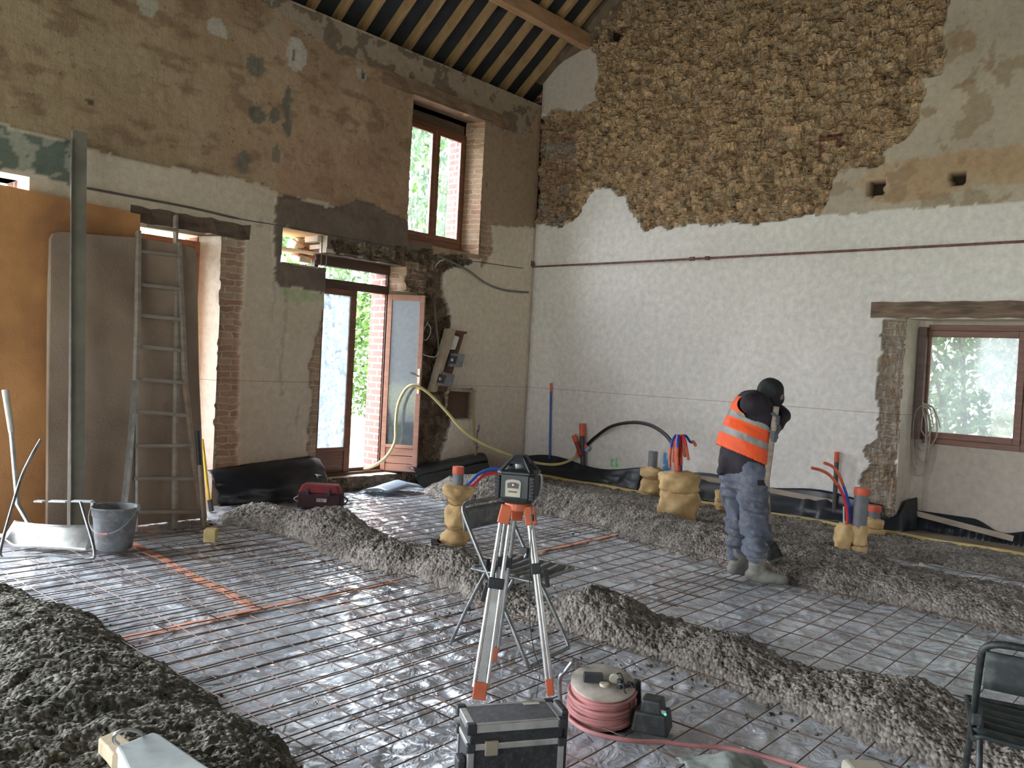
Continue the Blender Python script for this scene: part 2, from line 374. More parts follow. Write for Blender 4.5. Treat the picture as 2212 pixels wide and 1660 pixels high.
# ---------------- left wall (y = 0, door and window side)
WIN = (-2.36, -1.12, 2.95, 4.68); DOOR = (-3.50, -2.32, .17, 2.66); HOLE = (-4.06, -3.50, 2.49, 2.84)
DOORB = (-2.33, -2.13, .17, 2.36)
OPN = (-6.15, -4.72, 0.0, 2.66); OPN2 = (-9.40, -6.45, 0.0, 2.88)
A_XMIN = -13.5; ZT = 5.17
def jit(x, z, amp=.05, f=5, s=0): return x+amp*2*(fbm(x, z, f, 4, 3+s)-.5), z+amp*2*(fbm(x, z, f, 4, 41+s)-.5)
def lay(C, m, c):
    m = m[:, None].astype(float) if m.ndim == 1 else m
    return C*(1-m)+np.array(c)*m
def surfA(x, z):
    """colour, brick mask, rubble mask, outward displacement of the left wall"""
    jx, jz = jit(x, z, .05); n = fbm(x, z, 1.3, 5, 1); nb = fbm(x, z, 6, 4, 2)
    C = np.zeros((len(x), 3)); C[:] = (.37, .245, .155)
    C = C*(.72+.56*n)[:, None]
    C = lay(C, sstep(.52, .7, fbm(x, z, 2.2, 4, 8))*.55, (.46, .33, .225))           # paler rubbed plaster
    C = lay(C, sstep(-3.5, -6.5, x)*.5, (.27, .215, .115))                         # olive tinge to the left
    C = lay(C, sstep(.56, .66, fbm(x, z*2.2, 4.5, 5, 9))*.5, (.15, .085, .05))
    # reddish damp field between window and door
    C = lay(C, (inpoly(jx, jz, polyA([(640, 300), (880, 330), (880, 480), (600, 420), (600, 330)]))*.4), (.40, .24, .16))
    # grey strip under the eaves
    eg = inpoly(jx, jz, polyA([(600, -10), (1160, 215), (1140, 320), (1045, 265), (830, 150), (720, 110), (640, 60), (560, 0)]))
    C = lay(C, eg*.75, (.34, .28, .22))
    C = lay(C, (eg & (fbm(x, z, 7, 4, 12) > .56))*.7, (.12, .085, .06))
    # new pale coat
    pale = inpoly(*jit(x, z, .022, 9), polyA([(-900, 150), (-40, 255), (70, 283), (190, 318), (250, 335), (300, 347), (380, 360), (430, 372), (520, 388), (575, 402), (615, 424), (700, 432), (760, 470), (885, 478), (884, 700), (884, 2600), (-900, 2600)]))
    C = lay(C, pale, (.56, .465, .355)); C = C*(1-.0*n)[:, None]
    C = np.where(pale[:, None], C*(.9+.2*fbm(x, z, 1.7, 4, 20))[:, None], C)
    # plaster right of the window: buff high up, pale low down
    rp = inpoly(jx, jz, polyA([(1042, 265), (1165, 300), (1150, 495), (1040, 488)])); C = lay(C, rp*.8, (.37, .27, .19))
    rl = inpoly(*jit(x, z, .02, 9, 5), polyA([(1058, 487), (1160, 492), (1150, 1300), (880, 1300), (880, 560), (1050, 560)])); C = lay(C, rl, (.70, .60, .49))
    C = np.where(rl[:, None], C*(.88+.24*fbm(x, z, 1.5, 4, 21))[:, None], C)
    # dark green painted corner at the far left, with stains
    gp = inpoly(jx, jz, polyA([(-60, 250), (0, 268), (40, 290), (150, 300), (156, 400), (60, 372), (-60, 355)]))
    C = lay(C, gp, (.13, .15, .115)); C = lay(C, (gp & (fbm(x, z, 6, 4, 31) > .52))*.8, (.36, .34, .26))
    # dark cement coat over the door
    dk = inpoly(*jit(x, z, .035, 9, 2), polyA([(598, 424), (625, 424), (660, 436), (700, 448), (745, 443), (770, 428), (800, 440), (845, 462), (883, 482), (884, 503), (930, 515), (936, 548), (880, 560), (855, 575), (715, 545), (612, 490), (606, 566), (705, 580), (706, 634), (594, 614), (590, 480)]))
    C = lay(C, dk, (.165, .125, .098)); C = np.where(dk[:, None], C*(.8+.4*fbm(x, z, 5, 5, 33))[:, None], C)
    for (px, py, rx, ry, c) in ((553, 143, .10, .10, (.17, .15, .12)), (556, 250, .10, .08, (.15, .135, .11)), (592, 248, .06, .09, (.15, .135, .11)), (619, 222, .05, .17, (.15, .14, .11)), (623, 272, .045, .11, (.15, .14, .11)),
                                (526, 350, .07, .12, (.17, .15, .12)), (597, 335, .05, .09, (.2, .16, .12)), (640, 116, .12, .17, (.50, .45, .40)), (468, 60, .10, .09, (.48, .43, .36)), (483, 70, .06, .06, (.48, .43, .36)),
                                (320, 12, .10, .10, (.42, .38, .30)), (781, 162, .08, .07, (.46, .41, .35)), (195, 222, .035, .035, (.05, .05, .04)), (635, 118, .02, .05, (.1, .08, .06)), (784, 163, .02, .05, (.08, .06, .05)), (592, 65, .10, .10, (.36, .28, .19))):
        p = aty(px, py); a, b = jit(x, z, .03, 7); C = lay(C, (((a-p.x)/rx)**2+((b-p.z)/ry)**2 < 1)*.9, c)
    # stains on the pale coat
    for (px, py, w, l) in ((612, 720, .02, 1.3), (590, 640, .012, .5), (563, 480, .02, .12), (617, 600, .012, .5), (638, 900, .02, .2)):
        p = aty(px, py); C = lay(C, ((np.abs(jx-p.x) < w) & (np.abs(z-p.z) < l*.5+.3*0))*.35, (.22, .18, .14))
    C = lay(C, (inpoly(jx, jz, polyA([(606, 622), (700, 634), (700, 650), (640, 660), (604, 640)])))*.35, (.22, .42, .10))
    # brick
    brick = np.zeros(len(x), bool)
    for P_ in ([(478, 505), (528, 500), (524, 600), (518, 700), (516, 800), (512, 900), (514, 1040), (462, 1045)],
               [(1040, 462), (1062, 490), (1066, 545), (1040, 580)], [(704, 790), (704, 1040), (660, 1036), (664, 930), (674, 850), (668, 790), (690, 700), (704, 640)]):
        brick |= inpoly(*jit(x, z, .03, 11, 4), polyA(P_))
    # rubble round the stripped door jamb
    rub = inpoly(*jit(x, z, .06, 7, 6), polyA([(715, 520), (935, 545), (1005, 552), (1020, 568), (960, 585), (955, 640), (975, 690), (972, 740), (950, 800), (962, 850), (972, 905), (965, 960), (940, 1010), (900, 1120), (800, 1100), (845, 700), (860, 570), (720, 540)]))
    rb = rub & ~inpoly(x, z, polyA([(712, 520), (880, 560), (880, 600), (712, 570)]))
    bq = inpoly(*jit(x, z, .05, 7, 7), polyA([(868, 565), (925, 575), (915, 690), (868, 680)]))
    rub |= inpoly(x, z, polyA([(640, 1015), (838, 1015), (850, 1200), (640, 1200)]))
    w, rid, sec = worley(x, z, 9, 60)
    RC = np.array((.20, .135, .09))[None]*(.55+.9*rid)[:, None]
    C = np.where(rub[:, None], RC, C)
    C = lay(C, (rub & (fbm(x, z, 5, 3, 61) > .58))*.6, (.36, .27, .20))
    # brick niche low on the right
    nic = inpoly(x, z, polyA([(972, 840), (1026, 845), (1022, 905), (970, 905)]))
    C = lay(C, nic, (.14, .09, .06)); brick |= inpoly(x, z, polyA([(958, 850), (974, 850), (972, 905), (956, 905)]))
    for (px, py, w_, h_) in ((677, 975, .022, .22), (1030, 960, .015, .25)):
        p = aty(px, py); C = lay(C, ((np.abs(jx-p.x) < w_) & (np.abs(z-p.z) < h_))*.9, (.02, .06, .22))
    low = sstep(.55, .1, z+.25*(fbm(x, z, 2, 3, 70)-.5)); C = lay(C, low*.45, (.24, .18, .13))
    bmask = np.where(brick | (bq & rub), 1.0, 0.0)
    # crack lines
    cr = np.abs(x-(-1.92+.12*np.sin(z*3.1)+.1*(fbm(x*0, z, 4, 3, 80)-.5))) ; C = lay(C, ((cr < .012) & (z > 3.2) & (z < 3.9))*.7, (.08, .05, .03))
    d = .008*(fbm(x, z, 3, 4, 5)-.5)+.012*(fbm(x, z, 14, 3, 6)-.5)*(~(pale | rl))
    d = d+np.where(brick, .022+.03*(fbm(x, z, 17, 3, 90)-.5), 0)+np.where(rub, .035+.05*(w-.5)+.05*(rid-.5), 0)-np.where(dk, .012, 0)+np.where(nic, .10, 0)
    d = d+np.where(pale | rl, -.008, 0)
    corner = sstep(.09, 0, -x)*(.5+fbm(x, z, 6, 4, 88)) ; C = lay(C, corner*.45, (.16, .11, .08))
    old = np.where(pale | rl | brick | rub, .12, np.where(dk, .35, 1.0))
    return C, np.where(rub & ~(bq & rub), .0, bmask), np.where(rub, 1.0, np.where(pale | rl | dk, .0, .025)), d, old
HS = (WIN, DOOR, DOORB, HOLE, OPN, OPN2)
us = axis_pts(-9.6, 0, .024, [a for h in HS for a in h[:2]])
vs = axis_pts(0, ZT, .024, [a for h in HS for a in h[2:]])
x, z, q = wall_skin(us, vs, HS)
C, bk, rb, d, old = surfA(x, z)
tv = np.full(len(x), 0.0)+d
d = np.where(z > ZT-.001, 0, d)
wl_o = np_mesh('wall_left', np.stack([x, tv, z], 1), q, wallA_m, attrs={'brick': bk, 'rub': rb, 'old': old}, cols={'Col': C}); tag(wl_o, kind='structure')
def reveal(name, segs, deep0, deep1, mtl, colf, brk=0.0, kind='structure', parent=None, front=None):
    """segs: [(x0,z0,x1,z1)...] edges of an opening in the left wall, carried from y deep0 to deep1"""
    V = []; Q = []; Cc = []; B = []; D = []
    for (x0, z0, x1, z1, sx) in segs:
        L_ = math.hypot(x1-x0, z1-z0); n = max(2, int(L_/.03)); m = max(2, int(abs(deep1-deep0)/.03)); b = len(V)
        for i in range(n+1):
            t = i/n; xx = x0+(x1-x0)*t; zz = z0+(z1-z0)*t
            for j in range(m+1):
                s = j/m; yy = deep0+(deep1-deep0)*s
                V.append((xx+sx*s, yy, zz)); Cc.append(colf(xx, yy, zz))
        for i in range(n):
            for j in range(m): Q.append((b+i*(m+1)+j, b+i*(m+1)+j+1, b+(i+1)*(m+1)+j+1, b+(i+1)*(m+1)+j))
    V = np.array(V); 
    if brk:
        nx = .014*(fbm(V[:, 2]*1.0, V[:, 1], 16, 3, 7)-.5)*2; V[:, 0] += nx
    if front is not None:
        f = V[:, 1] <= deep0+1e-6; V[f, 1] = surfA(V[f, 0], V[f, 2])[3]
    o = np_mesh(name, V, np.array(Q), mtl, attrs={'brick': np.full(len(V), float(brk > 0)), 'rub': np.zeros(len(V))}, cols={'Col': np.array(Cc)}, parent=parent)
    if kind and parent is None: tag(o, kind=kind)
    return o
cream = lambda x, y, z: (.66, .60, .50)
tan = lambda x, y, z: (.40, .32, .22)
trm = 0
def T():
    global trm; trm += 1; return 'trim_%d' % trm
# inner and outer reveals; frames sit at y .26 to .32, the brick outer skin stands a little further in
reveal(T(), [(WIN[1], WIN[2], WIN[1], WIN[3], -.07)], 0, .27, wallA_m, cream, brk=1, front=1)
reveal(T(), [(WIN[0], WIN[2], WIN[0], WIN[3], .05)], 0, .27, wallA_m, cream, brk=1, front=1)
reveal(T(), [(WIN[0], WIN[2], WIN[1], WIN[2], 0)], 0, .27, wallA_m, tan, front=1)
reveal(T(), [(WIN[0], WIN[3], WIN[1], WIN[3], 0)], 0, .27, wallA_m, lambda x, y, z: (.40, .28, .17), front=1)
reveal(T(), [(DOOR[1], DOORB[3], DOOR[1], DOOR[3], -.07)], 0, .27, wallA_m, tan, brk=1, front=1)
reveal(T(), [(DOORB[1], DOORB[2], DOORB[1], DOORB[3], -.27)], 0, .27, wallA_m, lambda x, y, z: tuple(k*(.6+.7*float(fbm(np.array([x+y]), np.array([z]), 9, 3, 5)[0])) for k in (.33, .24, .17)), front=1)
reveal(T(), [(DOOR[1]-.07, DOORB[3], DOORB[1], DOORB[3], 0)], 0, .27, wallA_m, tan, front=1)
reveal(T(), [(DOOR[0], DOOR[2], DOOR[0], HOLE[2], .04)], 0, .27, wallA_m, tan, brk=1, front=1)
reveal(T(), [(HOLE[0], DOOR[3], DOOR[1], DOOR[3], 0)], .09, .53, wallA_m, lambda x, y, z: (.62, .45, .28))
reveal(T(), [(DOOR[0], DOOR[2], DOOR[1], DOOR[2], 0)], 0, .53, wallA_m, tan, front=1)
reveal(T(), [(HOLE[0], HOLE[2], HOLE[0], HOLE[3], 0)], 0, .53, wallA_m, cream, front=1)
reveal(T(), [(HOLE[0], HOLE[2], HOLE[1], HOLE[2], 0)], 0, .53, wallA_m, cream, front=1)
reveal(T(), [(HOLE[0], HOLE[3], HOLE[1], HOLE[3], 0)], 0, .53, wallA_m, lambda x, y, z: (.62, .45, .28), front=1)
reveal(T(), [(HOLE[1], DOOR[3], HOLE[1], HOLE[3], 0)], 0, .12, wallA_m, cream, front=1)
reveal(T(), [(OPN[1], OPN[2], OPN[1], OPN[3], -.10)], 0, .27, wallA_m, lambda x, y, z: (.78, .72, .62), front=1)
reveal(T(), [(OPN[0], OPN[3], OPN[1], OPN[3], 0)], 0, .53, wallA_m, lambda x, y, z: (.55, .45, .33), front=1)
reveal(T(), [(OPN2[1], OPN2[2], OPN2[1], OPN2[3], 0)], 0, .53, wallA_m, cream, front=1)
reveal(T(), [(OPN2[0], OPN2[3], OPN2[1], OPN2[3], 0)], 0, .53, wallA_m, cream, front=1)
# outer brick skin, y .27 to .53, with its own slightly narrower openings
b = MB()
def slab(x0, x1, z0, z1): b.box2((x0, .27, z0), (x1, .53, z1))
YO = [(-10.0, OPN2[0]-.0, 0, ZT), (-13.5, -10.0, 3.6, ZT), (-13.5, -13.0, 0, 3.6), (OPN2[0], OPN2[1], OPN2[3], ZT), (OPN2[1], OPN[0], 0, ZT), (OPN[0], -4.83, OPN[3]+.01, ZT), (-4.83, HOLE[0], 0, ZT), (HOLE[0], -3.46, 0, HOLE[2]), (HOLE[0], -2.42, HOLE[3]+.01, ZT),
      (-3.46, -2.42, 0, DOOR[2]), (-2.42, -2.30, 0, ZT), (-2.30, -1.22, 0, 2.99), (-2.30, -1.22, 4.62, ZT), (-1.22, .6, 0, ZT)]
for k in YO: slab(*k)
o = b.build('wall_left_outer', extbrick); tag(o, kind='structure')
b = MB(); b.box2((-10.0, .02, 0), (-9.55, .27, ZT)); b.box2((-13.5, .02, 3.6), (-10.0, .27, ZT)); b.box2((-13.5, .02, 0), (-13.0, .27, 3.6)); o = b.build('wall_left_far', wallA_m); tag(o, kind='structure')
for at, val in (('Col', (.3, .24, .17)),):
    a = o.data.attributes.new('Col', 'FLOAT_COLOR', 'POINT')
    for k in a.data: k.color = (.3, .24, .17, 1)
# stub filling the wall head between skin and outer leaf
b = MB(); b.box2((-9.6, .0, ZT-.02), (0, .30, ZT)); o = b.build(T(), mat('wall_head', (.36, .30, .23), .95)); tag(o, kind='structure')

# ---------------- right wall (x = 0, gable)
REC = (-6.15, -4.97, 0.0, 2.22); BT = 7.0
stone_poly = polyB([(1330, -120), (1318, 0), (1290, 40), (1272, 92), (1296, 130), (1288, 215), (1262, 236), (1235, 245), (1200, 236), (1150, 262), (1146, 360), (1140, 480), (1205, 492), (1230, 480), (1255, 462), (1262, 428), (1290, 402), (1318, 404), (1350, 430), (1368, 468), (1385, 492), (1470, 487), (1560, 484), (1645, 481), (1700, 470), (1775, 464), (1785, 430), (1800, 385), (1815, 360), (1870, 362), (1900, 355), (1905, 330), (1960, 290), (1982, 262), (1992, 205), (1988, 165), (2030, 160), (2045, 110), (2036, 60), (2050, 20), (2080, -120)])
def surfB(y, z):
    jy, jz = jit(y, z, .06, 5); n = fbm(y, z, 1.1, 5, 101)
    C = np.zeros((len(y), 3)); C[:] = (.80, .755, .70)
    C = C*(.86+.28*n)[:, None]
    # old coat above the stone line on the right, buff stain band
    old = inpoly(*jit(y, z, .03, 8, 1), polyB([(1775, 467), (1900, 455), (2100, 443), (2400, 425), (2400, -200), (1900, -200), (1780, 300)]))
    C = lay(C, old*.9, (.47, .385, .285)); C = np.where(old[:, None], C*(.75+.5*fbm(y, z, 1.6, 5, 110))[:, None], C)
    C = lay(C, (inpoly(jy, jz, polyB([(1880, 350), (2300, 300), (2300, 400), (2100, 400), (2000, 430), (1880, 440), (1850, 400)])))*(.3+.5*fbm(y, z, 4, 4, 111)), (.50, .29, .13))
    C = lay(C, old*(fbm(y, z, 3.3, 5, 112) > .6)*.5, (.30, .20, .11))
    # whiter patches near the roof on the left
    C = lay(C, inpoly(jy, jz, polyB([(1155, 232), (1180, 120), (1290, 80), (1300, 235), (1200, 262)]))*.7, (.40, .31, .245))
    st = inpoly(*jit(y, z, .07, 6, 2), stone_poly) & (z > 3.2)
    red = inpoly(*jit(y, z, .10, 6, 3), polyB([(1150, 262), (1250, 245), (1235, 400), (1225, 480), (1140, 485)]))
    w, rid, sec = worley(y+.03*fbm(y, z, 9, 2, 7), z*1.15, 8.5, 160); w2, rid2, s2 = worley(y, z, 19, 170)
    SC_ = np.array((.74, .50, .29))[None]*(.58+.75*rid*.6+.75*rid2*.4)[:, None]
    SC_ = SC_*(1-.55*sstep(.16, .0, (sec-w)))[:, None]  # joints darkened in the colour: mortar soil plus painted crevice shade
    SC_ = lay(SC_, (rid2 > .84)*.55, (.66, .55, .38))
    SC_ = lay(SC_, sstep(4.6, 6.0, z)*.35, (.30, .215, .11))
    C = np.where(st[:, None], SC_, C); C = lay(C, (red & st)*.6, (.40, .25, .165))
    C = lay(C, (red & st & (fbm(y, z, 4, 4, 120) > .56))*.7, (.46, .40, .34))
    # brick quoin left of the low window
    bq = inpoly(*jit(y, z, .05, 9, 4), polyB([(1908, 690), (1962, 690), (1946, 900), (1930, 1180), (1880, 1150), (1862, 1070), (1858, 1035), (1885, 1005), (1868, 980), (1895, 950), (1905, 880), (1890, 850), (1905, 760)]))
    C = lay(C, bq*1.0, (.40, .29, .20)); C = np.where(bq[:, None], C*(.6+.8*fbm(y, z, 9, 4, 121))[:, None], C)
    for (px, h_) in ((1884, .11), (1904, .12)):
        p = atx(px, 1075); C = lay(C, ((np.abs(jy-p.y) < .03) & (np.abs(z-p.z) < h_))*.8, (.015, .09, .11))
    for (px, py, w_, h_) in ((1322, 1000, .01, .05), (1334, 1000, .01, .06)):
        p = atx(px, py); C = lay(C, ((np.abs(jy-p.y) < .02) & (np.abs(z-p.z) < h_)), (.15, .65, .2))
    p = atx(1440, 1000); C = lay(C, ((np.abs(jy-p.y) < .03) & (np.abs(z-p.z) < .13))*.9, (.05, .35, .75))
    d = .008*(fbm(y, z, 3, 4, 130)-.5)+.006*(fbm(y, z, 14, 4, 131)-.5)
    d = d+np.where(st, .03-.11*(.55-w)-.07*(rid-.5)-.05*(.5-w2), 0)+np.where(bq, .02+.04*(fbm(y, z, 13, 3, 91)-.5), 0)
    # joist sockets
    hole = np.zeros(len(y), bool)
    for P_ in ([(1874, 390), (1908, 388), (1909, 416), (1890, 424), (1872, 420)], [(2052, 373), (2083, 371), (2085, 393), (2068, 401), (2052, 396)], [(1311, 62), (1332, 63), (1331, 90), (1309, 90)]):
        hole |= inpoly(*jit(y, z, .012, 20, 5), polyB(P_))
    C = lay(C, hole, (.05, .035, .025)); d = np.where(hole, .16, d)
    for P_ in ([(1768, 292), (1822, 286), (1823, 300), (1768, 306)], [(1766, 300), (1775, 300), (1774, 350), (1763, 350)], [(1806, 300), (1818, 300), (1819, 318), (1808, 320)], [(1338, 58), (1346, 58), (1346, 84), (1340, 84)]):
        m = inpoly(y, z, polyB(P_)); C = lay(C, m, (.27, .12, .085)); d = np.where(m, 0, d)
    for (px, py, ry, rz) in ((2080, 85, .14, .06), (2095, 95, .06, .06), (2142, 145, .04, .05), (2085, 182, .10, .03), (2005, 240, .07, .05), (1875, 348, .1, .05)):
        p = atx(px, py); C = lay(C, (((jy-p.y)/ry)**2+((jz-p.z)/rz)**2 < 1)*.7, (.33, .21, .12))
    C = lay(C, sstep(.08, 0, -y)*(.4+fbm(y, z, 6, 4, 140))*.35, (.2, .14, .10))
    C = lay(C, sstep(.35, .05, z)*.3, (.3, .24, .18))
    return C, bq*.85*sstep(.42, .52, fbm(y, z, 5, 3, 150)), np.where(st, 1.0, np.where(bq, .7, 0.0)), d, np.where(st, 0, np.where(bq, .5, np.where(old, .45, .06)))
us = axis_pts(-9.4, 0, .024, REC[:2]); vs = axis_pts(0, BT, .024, REC[2:])
y, z, q = wall_skin(us, vs, (REC,))
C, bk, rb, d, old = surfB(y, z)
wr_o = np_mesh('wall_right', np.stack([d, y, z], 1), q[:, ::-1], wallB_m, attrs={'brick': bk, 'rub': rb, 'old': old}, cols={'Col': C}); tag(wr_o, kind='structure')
def plain_attr(o, c, brick=0.0):
    a = o.data.attributes.new('Col', 'FLOAT_COLOR', 'POINT')
    for k in a.data: k.color = (*c, 1)
    a = o.data.attributes.new('brick', 'FLOAT', 'POINT')
    for k in a.data: k.value = brick
# recess: rounded left jamb, right jamb, infill with the window opening, soffit
BW = (-6.02, -5.03, .97, 2.17)
b = MB()
jam = [(.0, -4.97), (.10, -4.985), (.2, -5.0), (.27, -5.02), (.32, -5.06), (.34, -5.12)]
for i in range(len(jam)-1):
    (xa, ya), (xb, yb) = jam[i], jam[i+1]; b.add([(xa, ya, 0), (xb, yb, 0), (xb, yb, 2.22), (xa, ya, 2.22)], [(3, 2, 1, 0)])
b.add([(0, -6.15, 0), (.34, -6.15, 0), (.34, -6.15, 2.22), (0, -6.15, 2.22)], [(0, 1, 2, 3)])
b.add([(0, -6.15, 2.22), (.34, -6.15, 2.22), (.34, -4.97, 2.22), (0, -4.97, 2.22)], [(0, 1, 2, 3)])
o = b.build('trim_recess', wallB_m, smooth=True); tag(o, kind='structure'); plain_attr(o, (.60, .54, .45))
b = MB(); b.box2((.34, -6.2, 0), (.60, -4.9, BW[2])); b.box2((.34, -6.2, BW[3]), (.60, -4.9, 2.4)); b.box2((.34, -5.03, BW[2]), (.60, -4.9, BW[3])); b.box2((.34, -6.2, BW[2]), (.60, -6.02, BW[3]))
o = b.build('wall_recess', wallB_m); tag(o, kind='structure'); plain_attr(o, (.50, .44, .37))
b = MB(); b.box2((.17, -9.4, 2.4), (.60, .55, BT)); b.box2((.17, -9.4, 0), (.60, -6.2, 2.4)); b.box2((.17, -4.9, 0), (.60, .55, 2.4)); b.box2((0, -11, 0), (.6, -9.4, BT)); b.box2((0, -11, BT), (.6, .55, 10.6))
o = b.build('wall_right_outer', extbrick); tag(o, kind='structure')

# ---------------- the two sides behind the camera: barn openings let the daylight in
pl2 = mat('back_plaster', (.52, .46, .38), .95, var=.1, vs=2, bump=.4, bs=30)
b = MB()
for k in ((-13.5, -3.3, 0, 10.6), (-3.3, -1.7, 0, .9), (-3.3, -1.7, 2.3, 10.6), (-1.7, .6, 0, 10.6)): b.box2((k[0], -11.3, k[2]), (k[1], -11.0, k[3]))
o = b.build('wall_front', pl2); tag(o, kind='structure')
b = MB()
for k in ((-11.3, -7.0, 0, 10.6), (-7.0, -2.5, 3.2, 10.6), (-2.5, .53, 0, 10.6)): b.box2((-13.8, k[0], k[2]), (-13.5, k[1], k[3]))
o = b.build('wall_back', pl2); tag(o, kind='structure')

# ---------------- roof: underside plane z = 5.45 - .8 y, ridge at y = -5.2
def rz(y): return 5.45-.8*y if y > -5.2 else 5.45+.8*5.2-.8*(-5.2-y)
deckm = mat('roof_lining', (.030, .034, .038), .85, var=.2, vs=3)
b = MB()
for (ya, yb) in ((.75, -5.2), (-5.2, -11.4)):
    za, zb = rz(ya)+.125, rz(yb)+.125
    b.add([(-13.8, ya, za), (.7, ya, za), (.7, yb, zb), (-13.8, yb, zb), (-13.8, ya, za+.1), (.7, ya, za+.1), (.7, yb, zb+.1), (-13.8, yb, zb+.1)],
          [(0, 1, 2, 3), (7, 6, 5, 4), (0, 4, 5, 1), (2, 6, 7, 3), (1, 5, 6, 2), (0, 3, 7, 4)])
o = b.build('ceiling', deckm); tag(o, kind='structure')
raft_m = wood('rafter_wood', (.44, .28, .13), (.28, .16, .07), scale=(6, 1, 1)); purl_m = wood('purlin_wood', (.50, .30, .17), (.36, .20, .10), scale=(1, 6, 6))
def plane_hit(px, py):
    d_ = ray(px, py); t = (5.45-.8*CC.y-CC.z)/(d_.z+.8*d_.y); return CC+d_*t
rx = [plane_hit(a, b_).x for a, b_ in ((673, 20), (725, 47), (780, 71), (829, 91), (880, 113), (925, 130), (969, 148), (1008, 165), (1049, 182), (1086, 197))]
step = (rx[-1]-rx[0])/9
first = None; xs = [rx[0]+step*k for k in range(-5, 11)]
nth = []
for k, xx in enumerate(xs):
    if xx > -.08: continue
    if first is None:
        b = MB(); ya, yb = .6, -5.15; L_ = math.hypot(ya-yb, .8*(ya-yb)); u = Vector((0, yb-ya, .8*(ya-yb))).normalized(); nrm = Vector((0, .8, 1)).normalized()
        M = Matrix((Vector((1, 0, 0)), nrm*-1, u)).transposed(); mid = Vector((0, (ya+yb)/2, rz((ya+yb)/2)))+nrm*.045-nrm*.01
        b.box(mid, (.065, .10, L_), M); first = b.build('rafter', raft_m); o = first
    else: o = first.copy(); COL.objects.link(o)
    o.location = (xx, 0, 0)
    nth.append(o)
ORD = ['closest to', 'second from', 'third from', 'fourth from', 'fifth from', 'sixth from', 'seventh from', 'eighth from', 'ninth from', 'tenth from', 'eleventh from', 'twelfth from', 'thirteenth from', 'fourteenth from', 'fifteenth from', 'sixteenth from']
for k, o in enumerate(reversed(nth)): tag(o, 'brown sawn roof rafter, %s the stone gable wall' % ORD[k], 'rafter', 'roof rafters')
b = MB(); b.box2((-13.4, -.79, 5.80), (.03, -.66, 5.99)); o = b.build('purlin', purl_m, bevel=.008)
tag(o, 'pale square timber purlin crossing under the rafters into the stone gable', 'beam')
b = MB(); b.box2((-13.4, -3.2, rz(-3.2)-.22), (.03, -3.05, rz(-3.2)-.02)); o = b.build('purlin', purl_m, bevel=.008); tag(o, 'timber purlin halfway up the roof slope above the photo', 'beam')
# dark plaster fillet in the angle of roof and gable
b = MB(); b.add([(-.16, .02, 5.46), (0, .02, 5.46), (0, -2.5, 7.46), (-.16, -2.5, 7.46), (-.02, .02, 5.16), (0, .02, 5.16), (0, -.55, 5.62), (-.03, -.55, 5.62)], [(0, 1, 2, 3)])
b.add([(-.17, .0, 5.44), (-.17, -2.5, 7.44), (-.005, -2.5, 7.2), (-.005, -.75, 5.83), (-.005, -.35, 5.72), (-.005, -.02, 5.55)], [(0, 5, 4, 3, 2, 1)])
o = b.build(T(), mat('eaves_mortar', (.16, .115, .075), .95, var=.2, vs=6, bump=.5, bs=20)); tag(o, kind='structure')

# ---------------- floor: insulated slab under film, outside ground
b = MB(); b.box2((-13.8, -11.3, -.3), (.34, .02, -.02)); o = b.build('floor', mat('slab', (.3, .28, .26), .9)); tag(o, kind='structure')
b = MB(); b.box2((.0, -6.2, -.3), (.6, -4.9, .0)); b.box2((-13.8, .02, -.3), (.6, .53, .0)); o = b.build('floor_footing', mat('slab', (.3, .28, .26), .9)); tag(o, kind='structure')
gr = mat('meadow', (.30, .32, .19), .95, var=.2, vs=1.5, c2=(.45, .42, .32), bump=.6, bs=25)
b = MB(); b.box2((-40, .53, -.5), (40, 60, .02)); b.box2((.6, -40, -.5), (60, .53, .02)); b.box2((-40, -60, -.5), (.6, -11.3, .02)); b.box2((-60, -11.3, -.5), (-13.8, 60, .02))
o = b.build('ground', gr); tag(o, kind='structure')
b = MB(); b.box2((-9, .53, -.1), (4, 3.2, .06)); o = b.build('path', mat('gravel_path', (.62, .57, .47), .95, var=.12, vs=6, bump=.5, bs=60)); tag(o, kind='structure')

# ---------------- timber lintels
old_oak = wood('old_oak', (.26, .17, .11), (.15, .09, .055), scale=(1.2, 8, 8)); grey_oak = wood('grey_oak', (.25, .165, .11), (.10, .065, .045), scale=(8, 1.2, 8))
dark_oak = wood('dark_oak', (.13, .085, .055), (.065, .042, .03), scale=(1.2, 8, 8))
def lintel(label, xa, xb, z0, z1, y0, y1, m):
    b = MB(); n = 14
    V = []
    for i in range(n+1):
        t = i/n; xx = xa+(xb-xa)*t; w_ = .008*math.sin(i*2.3)+.005*math.sin(i*5.1)
        V += [(xx, y0+w_, z0+w_*.7), (xx, y1, z0), (xx, y1, z1), (xx, y0-w_*.3, z1+w_)]
    Fc = [(3, 2, 1, 0), (n*4, n*4+1, n*4+2, n*4+3)]
    for i in range(n):
        for k in range(4): Fc.append((i*4+k, i*4+(k+1) % 4, (i+1)*4+(k+1) % 4, (i+1)*4+k))
    b.add(V, Fc); o = b.build('lintel', m); tag(o, label, 'lintel'); return o
lintel('long weathered timber lintel over the upper window of the left wall', -2.84, -.68, 4.675, 4.84, -.022, .25, old_oak)
lintel('dark rough timber lintel over the opening behind the ladder', -5.62, -4.43, 2.655, 2.80, -.02, .25, dark_oak)
lintel('dark timber lintel directly above the glazed door transom', -3.48, -2.26, 2.655, 2.80, .03, .26, dark_oak)
b = MB()
n = 16; V = []
